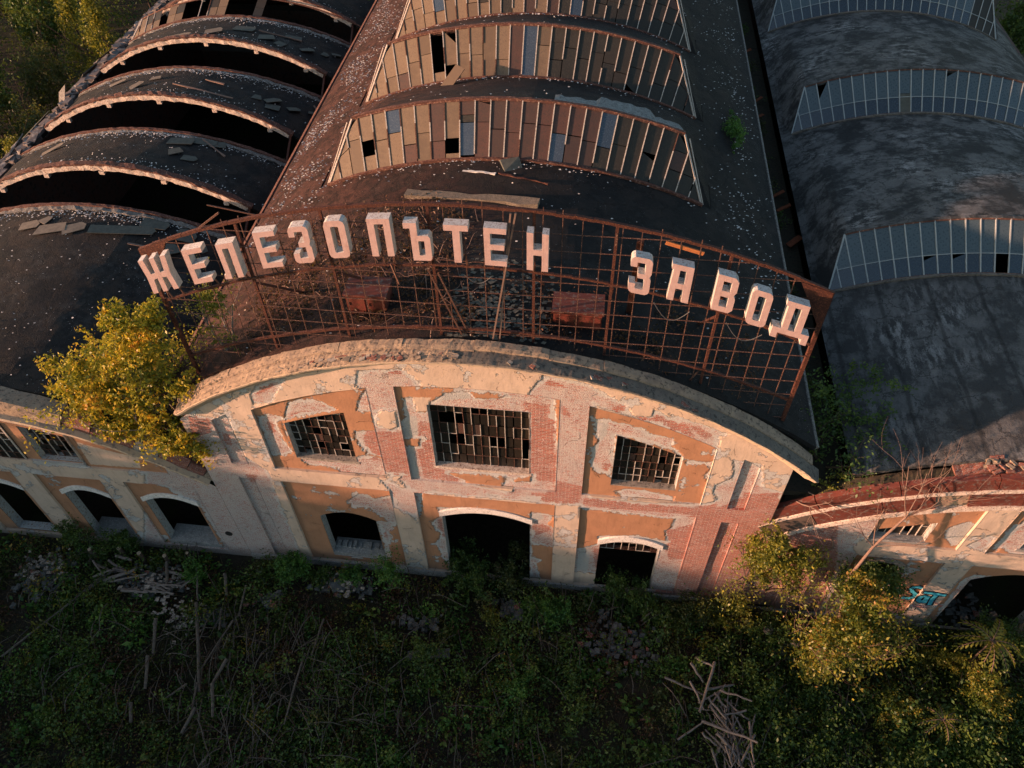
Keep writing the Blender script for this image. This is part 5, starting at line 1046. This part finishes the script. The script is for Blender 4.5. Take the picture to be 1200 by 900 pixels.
# ---- ground sheet
def gz(x,y):
    s=max(0,min(1,(-.3-y)/1.5)); z=-.28-.022*max(0,x-4); 
    return z+s*(.35*mnoise.noise((x*.28,y*.28,5))+.14*mnoise.noise((x*1.1,y*1.1,9))+.1)
nx,ny=170,60; xs=np.linspace(-34,34,nx); ys=np.linspace(-16,1.2,ny); V=np.array([(x,y,gz(x,y)) for x in xs for y in ys])
a=np.arange(nx-1)[:,None]*ny+np.arange(ny-1)[None,:]; F=np.stack([a,a+ny,a+ny+1,a+1],-1).reshape(-1,4); n0=len(V)
B4=[(-1200,-1200),(1200,-1200),(1200,1500),(-1200,1500)]; I4=[(-34,-16),(34,-16),(34,1.2),(-34,1.2)]
V=np.concatenate([V,[(x,y,-.75) for x,y in B4],[(x,y,-.75) for x,y in I4]]); F=np.concatenate([F,[[n0+i,n0+(i+1)%4,n0+4+(i+1)%4,n0+4+i] for i in range(4)],[[n0+4,n0+5,n0+6,n0+7]]])
g=bpy.data.objects.new('ground',npmesh('ground',V,F,M_ground,smooth=True)); link(g); prop(g,kind='structure')
# ---- uncountable undergrowth
def cover(name,mat,ncl,per,size,hr,seed,region,zone=None,flat=.35):
    rg=np.random.default_rng(seed); C=[];S_=[];Rn=[]
    x0,x1,y0,y1=region; k=0; tries=0
    while k<ncl and tries<ncl*20:
        tries+=1; x=rg.uniform(x0,x1); y=rg.uniform(y0,y1)
        if zone and zone(x,y)+rg.uniform(-.18,.18)<0: continue
        k+=1; h=rg.uniform(*hr); r=rg.uniform(.25,.7); n=int(per*rg.uniform(.5,1.5)); z=gz(x,y)
        q=rg.normal(size=(n,3))*np.array([r*.5,r*.5,h*.28])+np.array([x,y,z+h*.45]); q=q[q[:,2]>z]; q=q[q[:,1]<-.12]; C.append(q); S_.append(rg.uniform(.7,1.35,len(q))*size*rg.uniform(.8,1.25)); Rn.append(rg.normal(.5+rg.normal()*.2,.16,len(q)))
    o=leafobj(name,np.concatenate(C),np.concatenate(S_),np.concatenate(Rn),mat,None,rg,flat); return prop(o,kind='stuff')
nz_=lambda x,y,s,o:mnoise.noise((x*s,y*s,o))
REG=(-27,26,-13.5,-.4)
cover('ground_cover',L_dark,950,85,.10,(.2,1.2),1,REG,lambda x,y:nz_(x,y,.35,63)+.22)
cover('ground_cover',L_green,1250,85,.11,(.3,1.6),2,REG,lambda x,y:nz_(x,y,.3,3)+.02-(.1 if x<-3 else 0)+(.15 if x>12 else 0))
cover('ground_cover',L_bright,520,80,.11,(.2,1.0),3,REG,lambda x,y:nz_(x,y,.4,13)-.08)
cover('ground_cover',L_olive,340,80,.10,(.3,1.2),4,REG,lambda x,y:nz_(x,y,.3,23)-.1+(.2 if x>11 else -.03))
cover('dry_undergrowth',L_brown,620,80,.09,(.1,.8),5,REG,lambda x,y:nz_(x,y,.3,33)+(.15 if -13<x<3 else -.05))
cover('ground_cover',L_green,520,110,.12,(.6,1.9),6,(11,26,-13,-3))
cover('broad_leaved_weeds',L_bright,170,26,.26,(.2,.6),16,REG,lambda x,y:nz_(x,y,.5,83)-.1)
cover('broad_leaved_weeds',L_green,200,28,.24,(.3,.8),17,REG,lambda x,y:nz_(x,y,.5,93)-.05)
# thin dry stems and vines: stuff
rg=random.Random(77); m=MB()
for i in range(1700):
    x=rg.uniform(-26,24) if i%3 else rg.gauss(-9,3); y=rg.uniform(-12,-.7)
    if nz_(x,y,.25,50)<-.12: continue
    a=rg.uniform(0,6.28) if rg.random()<.4 else rg.gauss(1.75,.35); L=rg.uniform(.5,1.9); z=gz(x,y)+rg.uniform(.15,.7); p=[]
    for k in range(4): p.append((x+math.cos(a)*L*k/3+rg.uniform(-.05,.05),y+math.sin(a)*L*k/3,z+rg.uniform(-.08,.12)+.3*math.sin(k))) 
    m.tube(p,rg.uniform(.008,.024),3,rg.choice([0,0,1]),caps=False)
prop(m.build('dry_stems',[M_log,M_bark]),kind='stuff')
# grass blades
rg=np.random.default_rng(5); n=9000; x=rg.uniform(-27,26,n); y=rg.uniform(-12,-.5,n); z=np.array([gz(a,b) for a,b in zip(x,y)]); L=rg.uniform(.3,.8,n); a=rg.uniform(0,6.28,n); d=np.c_[np.cos(a)*.35,np.sin(a)*.35,np.ones(n)]*L[:,None]; w=np.c_[np.sin(a),-np.cos(a),np.zeros(n)]*.012; P=np.c_[x,y,z]
V=np.stack([P-w,P+w,P+d*.6+w*.8+np.c_[np.cos(a),np.sin(a),np.zeros(n)]*.08,P+d+np.c_[np.cos(a),np.sin(a),-np.ones(n)]*.12],1).reshape(-1,3)
o=bpy.data.objects.new('dry_grass',npmesh('dry_grass',V,np.arange(4*n).reshape(-1,4),L_grass,{'rnd':np.repeat(rg.uniform(0,1,n),4)})); link(o); prop(o,kind='stuff')
# rubble heaps: stuff
m=MB(); rg=random.Random(3)
for cx,cy,sx,sy,k in ((6.0,-2.6,1.5,1.1,200),(-6.6,-1.2,1.3,.4,120),(-15.6,-1.9,1.3,.7,160),(-20.6,-2.2,1.2,1.2,160),(13.4,-2.0,.9,.4,30),(1.2,-1.6,.7,.4,60),(-12.2,-3.3,.6,.5,60),(-2.6,-2.6,1.0,.3,50),(-9.8,-2.3,.8,.4,60),(21.5,1.0,1.5,.8,80)):
    for i in range(k):
        x=rg.gauss(cx,sx*.55); y=min(-.2,rg.gauss(cy,sy*.55)) if cx<21 else rg.gauss(cy,.5); s=rg.uniform(.03,.13); z=gz(x,y)+rg.uniform(.1,.42)
        b=len(m.v); m.box(x-s,y-s*rg.uniform(.5,1),z-s*.5,x+s,y+s,z+s*.6,rg.choice([0]*9+[1]),jit=s*.45)
prop(m.build('rubble_heap',[M_rubble,M_brick]),kind='stuff')
m=MB()
for i in range(260):
    cx,cy=rg.choice([(-15.0,-2.3),(-20.8,-1.8),(-6.4,-1.1),(-13.4,-3.4)]); x=rg.gauss(cx,.6); y=min(-.3,rg.gauss(cy,.4)); s=rg.uniform(.03,.10); z=gz(x,y)+rg.uniform(.35,.6); m.box(x-s,y-s*.7,z-s*.3,x+s,y+s*.7,z+s*.4,jit=s*.4)
prop(m.build('plaster_debris',M_conc),kind='stuff')
# ---- logs, posts, stones: things
def log(a,b,r,label,cat='log',group=None,mat=M_log,name='fallen_log',end=True):
    a=Vector(a);b=Vector(b); m=MB(); k=4; pts=[(b-a)*i/k+Vector([random.uniform(-.02,.02)]*3) for i in range(k+1)]
    m.tube(pts,[r*(1-.06*i)*random.uniform(.93,1.05) for i in range(k+1)],7,0,caps=False)
    for s in (0,-1): e=m.v[:7] if s==0 else m.v[-7:]; m.add(list(e),[tuple(range(7))[::(-1 if s==0 else 1)]],1)
    o=m.build(name,[mat,M_logend]); o.location=a; return prop(o,label,cat,group)
LL_=['longest straight pole lying below the left wing corner','short thick pole end over the dark litter left of the long pole','bent pole piece continuing toward the bottom left','crooked pole with a pale cut tip right of the long pole','lower half of the crooked pole right of the long pole','thick pale stake leaning by the plank heap under the left wing','thick grey stake beside the rusty brown brush','thin pole just above the long straight pole','long diagonal branch at the far left of the clearing','upper end of the long diagonal branch at the far left','thin pole slanting past the crooked pole','pale pole standing out of the brown brush','short dark pole below the thick grey stake','short grey pole stub near the bottom left','stubby pole near the bottom edge at the left','thin pole leaning right of the brown brush','middle piece of the thin leaning pole line','lowest piece of the thin leaning pole line','long thin curved rod near the bottom','thin rod beside the curved rod near the bottom','thin stick crossing left of the long straight pole','short stick crossing the foot of the long straight pole']
for i,(a,b) in enumerate(LOGS):
    a=list(a);b=list(b); r=.085 if i in (0,1,2,3,4,5,6,13,14) else .05
    if i in (18,19): r=.025
    a[2]=gz(a[0],a[1])+.75; b[2]=gz(b[0],b[1])+.65; log(a,b,r,LL_[i],'pole')
for i,(a,b) in enumerate(PILE):
    z=random.uniform(.8,1.4); a=list(a);b=list(b); a[2]=gz(a[0],a[1])+z; b[2]=gz(b[0],b[1])+z+random.uniform(-.25,.25)
    log(a,b,random.uniform(.04,.065),'grey stick tangled in the brushwood pile at the lower right','stick','sticks of the brushwood pile',name='stick',mat=M_twig)
for i in range(60):
    t=random.random(); x=random.gauss(10.2+.45*t,.38); y=-4.6-2.9*t; a=random.gauss(1.7,.5); L=random.uniform(.5,1.3); z=gz(x,y)+random.uniform(.6,1.2)
    log((x-math.cos(a)*L/2,y-math.sin(a)*L/2,z),(x+math.cos(a)*L/2,y+math.sin(a)*L/2,z+random.uniform(-.2,.2)),random.uniform(.02,.045),'grey stick tangled in the brushwood pile at the lower right','stick','sticks of the brushwood pile',name='stick',mat=M_twig)
for cx,cy,n,gname in ((-17.2,-1.9,12,'logs left of the posts below the left wing'),(-14.9,-2.3,9,'planks beside the leaning stake below the left wing')):
    for i in range(n):
        a=random.gauss(.15,.45); L=random.uniform(.7,1.7); x=random.gauss(cx,.8); y=random.gauss(cy,.35); z=gz(x,y)+random.uniform(.45,.75)
        log((x-math.cos(a)*L/2,y-math.sin(a)*L/2,z),(x+math.cos(a)*L/2,y+math.sin(a)*L/2,z+random.uniform(-.1,.1)),random.uniform(.05,.09),'pale weathered wood piece among the '+gname,'wood piece',gname,name='wood_piece',mat=M_twig)
for i,(x,y) in enumerate(((-18.75,-1.0),(-17.4,-.8),(-16.35,-.95),(-15.1,-.95),(-14.1,-.7))):
    t=thing('wooden_post',(x,y,-.2),['leftmost upright post with a pale sawn top before the left wing','second upright post from the left with a pale sawn top','middle upright post of the row before the left wing','fourth upright post, right above the leaning pale stake','rightmost short post of the row before the left wing'][i],'post','cut posts before the left wing')
    r=.10 if i<4 else .07; m=MB(); m.tube([(x,y,-.3),(x+.03,y,.3),(x,y,.8)],[r*1.1,r,r],9,caps=False); m.build('shaft',M_bark,t)
    m=MB(); m.tube([(x,y,.79),(x,y,.83)],[r*.97,r*.95],9); m.build('cut_top',M_logend,t)
def stone(loc,r,label,mat=M_rubble,name='stone',cat='stone'):
    bm=bmesh.new(); bmesh.ops.create_icosphere(bm,subdivisions=2,radius=r)
    for v in bm.verts: v.co*=1+.28*mnoise.noise(v.co*2.2/r+Vector(loc)); v.co.z*=.7
    me=bpy.data.meshes.new(name); bm.to_mesh(me); bm.free(); me.materials.append(mat); o=bpy.data.objects.new(name,me); o.location=loc; link(o); return prop(o,label,cat)
stone((12.35,-1.5,.55),.22,'pale flat stone left of the two stones at the right corner foot',M_conc); stone((13.1,-1.4,.55),.18,'small pale stone in the weeds below the brick corner',M_conc); stone((13.5,-1.9,.5),.24,'tan broken block above the dark bush near the corner',M_cope); stone((14.6,-1.6,.4),.16,'little pale stone nearest the big sunlit bush',M_conc)
m=MB(); m.box(-.28,-.22,0,.28,.22,.2,jit=.04); o=m.build('concrete_block',M_rubble); o.location=(-6.9,-1.3,.1); o.rotation_euler=(.3,.2,.6); prop(o,'tilted grey concrete block under the left arched window','block')
beam('concrete_slab',(-3.0,-4.2,.2),(-1.2,-3.9,.25),.35,.12,M_rubble,'dim grey slab half sunk in weeds below the central doorway','slab')
# downpipe on the right nave corner
m=MB(); m.tube([(13.7,-.08,6.1),(13.9,-.14,5.45),(13.45,-.2,5.0),(13.5,-.2,4.7)],.045,7); m.tube([(13.5,-.2,4.72),(13.85,-.12,3.9),(14.8,-.1,1.85),(14.5,-.2,1.5)],.03,6)
prop(m.build('bent_pipe',M_palebark),'bent rusty pipe clinging to the brick corner of the right nave','pipe')
# graffiti on the right nave
gt=thing('graffiti',(18.6,0,2),'blue and black spray-painted graffiti tag on the right nave pilaster','graffiti')
M_gb=simple('black_spray_paint',(.012,.013,.018),(.02,.02,.025),5,.6,.1); M_gc=simple('cyan_spray_paint',(.05,.36,.50),(.07,.44,.56),5,.6,.1); M_gm=simple('magenta_spray_paint',(.42,.12,.16),(.35,.10,.14),5,.7,.1)
def ribbon(m,pts,w,y,mi):
    k=len(pts); 
    for i in range(k-1):
        a,b=Vector((pts[i][0],0,pts[i][1])),Vector((pts[i+1][0],0,pts[i+1][1])); m.bar(a+Vector((0,y-mi*.004-i*.0002,0)),b+Vector((0,y-mi*.004-i*.0002,0)),w,.006,upv=(0,1,0)) if False else None
        d=(b-a).normalized(); nrm=Vector((-d.z,0,d.x)); yy=y-mi*.006-i*.0003
        m.add([(a-d*w*.3+nrm*w/2)+Vector((0,yy,0)),(a-d*w*.3-nrm*w/2)+Vector((0,yy,0)),(b+d*w*.3-nrm*w/2)+Vector((0,yy,0)),(b+d*w*.3+nrm*w/2)+Vector((0,yy,0))],[(0,1,2,3)],mi)
def glyph(name,strokes,y):
    m=MB()
    for s in strokes: ribbon(m,s,.30,y,0)
    for s in strokes: ribbon(m,s,.17,y,1)
    m.build(name,[M_gb,M_gc],gt)
glyph('letter',[[(18.36,2.62),(18.2,2.68),(18.02,2.6),(17.98,2.42),(18.12,2.22),(18.3,2.05),(18.32,1.8),(18.15,1.62),(17.9,1.66)]],.055)
glyph('letter',[[(18.74,2.05),(18.6,2.12),(18.48,1.98),(18.5,1.72),(18.62,1.62),(18.76,1.75),(18.76,2.1),(18.8,1.6)]],-.04)
glyph('letter',[[(18.52,2.45),(18.9,2.42),(19.34,2.36)],[(19.02,2.38),(19.0,1.95),(19.06,1.45)]],-.043)
m=MB()
for i in range(9): x=18.45+i*.08; ribbon(m,[(x,1.35),(x+.04,1.2),(x-.02,1.05)],.025,-.04,0)
for i in range(7): x=19.1+i*.07; ribbon(m,[(x,1.75-.05*i),(x+.08,1.7-.05*i)],.035,-.05,0)
m.build('scribble',M_gm,gt)
# ---- woods
def treeproto(seed,h,mat,nl,size,conic=False):
    nr=np.random.default_rng(seed); rg=random.Random(seed); m=MB(); tips=[]
    branchy(m,(0,0,-.5),(rg.gauss(0,.06),rg.gauss(0,.06),1),h*.7,h*.016,3,rg,tips,.6,.25,kids=(2,4)); tm=m.mesh('trunk',M_bark)
    K=int(nl/40); q=nr.normal(size=(K,3)); q/=np.linalg.norm(q,axis=1)[:,None]; q*=nr.uniform(.3,1,size=(K,1))**.5
    if conic: zz=nr.uniform(.08,1,K); rr=(1-zz)*h*.24+.15; cen=np.c_[q[:,0]*rr*1.4,q[:,1]*rr*1.4,zz*h]
    else: cen=q*np.array([h*.3,h*.3,h*.38])*(1+.25*np.sin(q[:,:1]*5+seed))+np.array([0,0,h*.6])
    C=np.repeat(cen,40,0)+nr.normal(size=(K*40,3))*h*.035; rnd=np.repeat(nr.normal(.45,.2,K),40)+nr.normal(size=K*40)*.12
    V=leafverts(C,nr.uniform(.7,1.3,len(C))*size,nr,.2); cm=npmesh('crown',V,np.arange(len(V)).reshape(-1,4),mat,{'rnd':np.repeat(np.clip(rnd,0,1),4)}); return tm,cm
protos=[treeproto(201,8,L_green,5200,.24),treeproto(202,9,L_dark,5200,.24),treeproto(203,7,L_green,4600,.22),treeproto(204,8,L_ygreen,4200,.20,True),treeproto(205,7,L_dark,4200,.22)]
TR=[(-38,20,0,.8,'tree close to the rubble parapet of the left nave'),(-41,27,1,.9,0),(-37,30,4,.9,0),(-44,34,0,1,0),(-40,37,1,.7,0),(-49,40,2,1.1,0),(-45,46,0,1.1,0),(-37.6,42.5,3,1.05,'tall yellow-green slender tree lit by the sun beyond the left nave'),(-41,44.5,3,.95,'second slender sunlit tree left of the tallest one'),(-52,52,1,1.2,0),(-57,48,0,1,0),(-50,60,4,1.3,0),(-43,60,0,1.1,0),(-60,62,2,1.2,0),(-36,56,1,1,0),(-38,66,0,1.2,0),(-56,70,1,1.2,0),(-46,72,2,1.2,0),(-66,56,0,1.2,0),(-35.6,25.6,3,.8,'small golden sunlit tree at the left edge beside the nave'),(-46,26,4,.9,0),(-52,32,1,1,0),(-34.5,43,2,.6,0),(-31,52,3,.9,'yellowish tree behind the far end of the left nave'),(-35,36,0,.45,0),(-60,40,4,1.1,0),(37,34,0,.8,'green tree beyond the far right eaves of the right nave'),(38,42,1,.9,0),(36,50,2,1,0),(40,28,4,.9,0)]
kinds=['broad green','dark olive','round green','slender yellow-green','bushy dark']
for i,(x,y,k,s,lab) in enumerate(TR):
    side='beyond the left nave' if x<0 else 'beyond the right nave'
    t=thing('broadleaf_tree',(x,y,-.7),lab or '%s tree %s %s'%(kinds[k],'close to the eaves' if abs(x)<41 and y<45 else 'halfway into the wood' if abs(x)<50 and y<58 else 'deep in the wood near the picture edge',side),'tree','trees in the wood '+side)
    t.rotation_euler=(0,0,random.uniform(0,6.28)); t.scale=(s,s,s*random.uniform(.9,1.15))
    for nm,me in zip(('trunk','crown'),protos[k]): o=bpy.data.objects.new(nm,me); COL.objects.link(o); o.parent=t
rg=np.random.default_rng(9); K=900; c=np.c_[rg.uniform(-75,-33.5,K),rg.uniform(5,80,K),rg.uniform(-.5,1.8,K)]; C=np.repeat(c,45,0)+rg.normal(size=(K*45,3))*[.8,.8,.5]
prop(leafobj('wood_undergrowth',C,rg.uniform(.15,.32,len(C)),np.repeat(rg.normal(.4,.2,K),45),L_green,None,rg),kind='stuff')
# unseen wood west and south-west of the works, added and shaped for its shade
Cs=[];Rs=[]; rg=np.random.default_rng(31)
def wood(x,y,h,w):
    K=48; q=rg.normal(size=(K,3)); q/=np.linalg.norm(q,axis=1)[:,None]; cen=q*[w,w,h*.42]*rg.uniform(.5,1,size=(K,1))+[x,y,h*.56]; Cs.append(np.repeat(cen,26,0)+rg.normal(size=(K*26,3))*[.8,.8,.8])
for i in range(150):
    a=rg.uniform(160,330); d=rg.uniform(62,84); x=d*math.sin(R_(a)); y=d*math.cos(R_(a)); 
    if y>0: continue
    wood(x,y,rg.uniform(10.5,12.8),3.6)
for (x,y,h,w) in SHADE_WOOD_LEFT: wood(x,y,h,w)
C=np.concatenate(Cs); prop(leafobj('unseen_shade_wood',C,rg.uniform(.45,.8,len(C)),rg.normal(.4,.2,len(C)),L_green,None,rg),kind='stuff')

# dead vines and litter on the central roof behind the sign
rg=np.random.default_rng(71); C=[]
for i in range(150):
    th=rg.uniform(-.46,-.06); y=rg.uniform(1.4,8.5)**1.0; n=50; q=np.array(SP(NM,th,y,.08)); C.append(q+rg.normal(size=(n,3))*[.35,.35,.05])
for i in range(60):
    th=rg.uniform(-.05,.5); y=rg.uniform(1.3,4); q=np.array(SP(NM,th,y,.06)); C.append(q+rg.normal(size=(45,3))*[.35,.35,.04])
C=np.concatenate(C); prop(leafobj('roof_litter',C,rg.uniform(.05,.13,len(C)),rg.uniform(0,1,len(C)),L_brown,None,rg),kind='stuff')
m=MB(); r2=random.Random(8)
for i in range(60):
    th=r2.uniform(-.45,-.02); y=r2.uniform(1.5,8); L=r2.uniform(.6,1.8); a=r2.uniform(0,6.28); pts=[]
    for k in range(6):
        p_=SP(NM,th+math.cos(a)*L*k/5/20,y+math.sin(a)*L*k/5,.1+.1*math.sin(k*1.3)); pts.append(p_)
    m.tube(pts,r2.uniform(.008,.02),3,0,caps=False)
prop(m.build('dead_vines',M_palebark),kind='stuff')
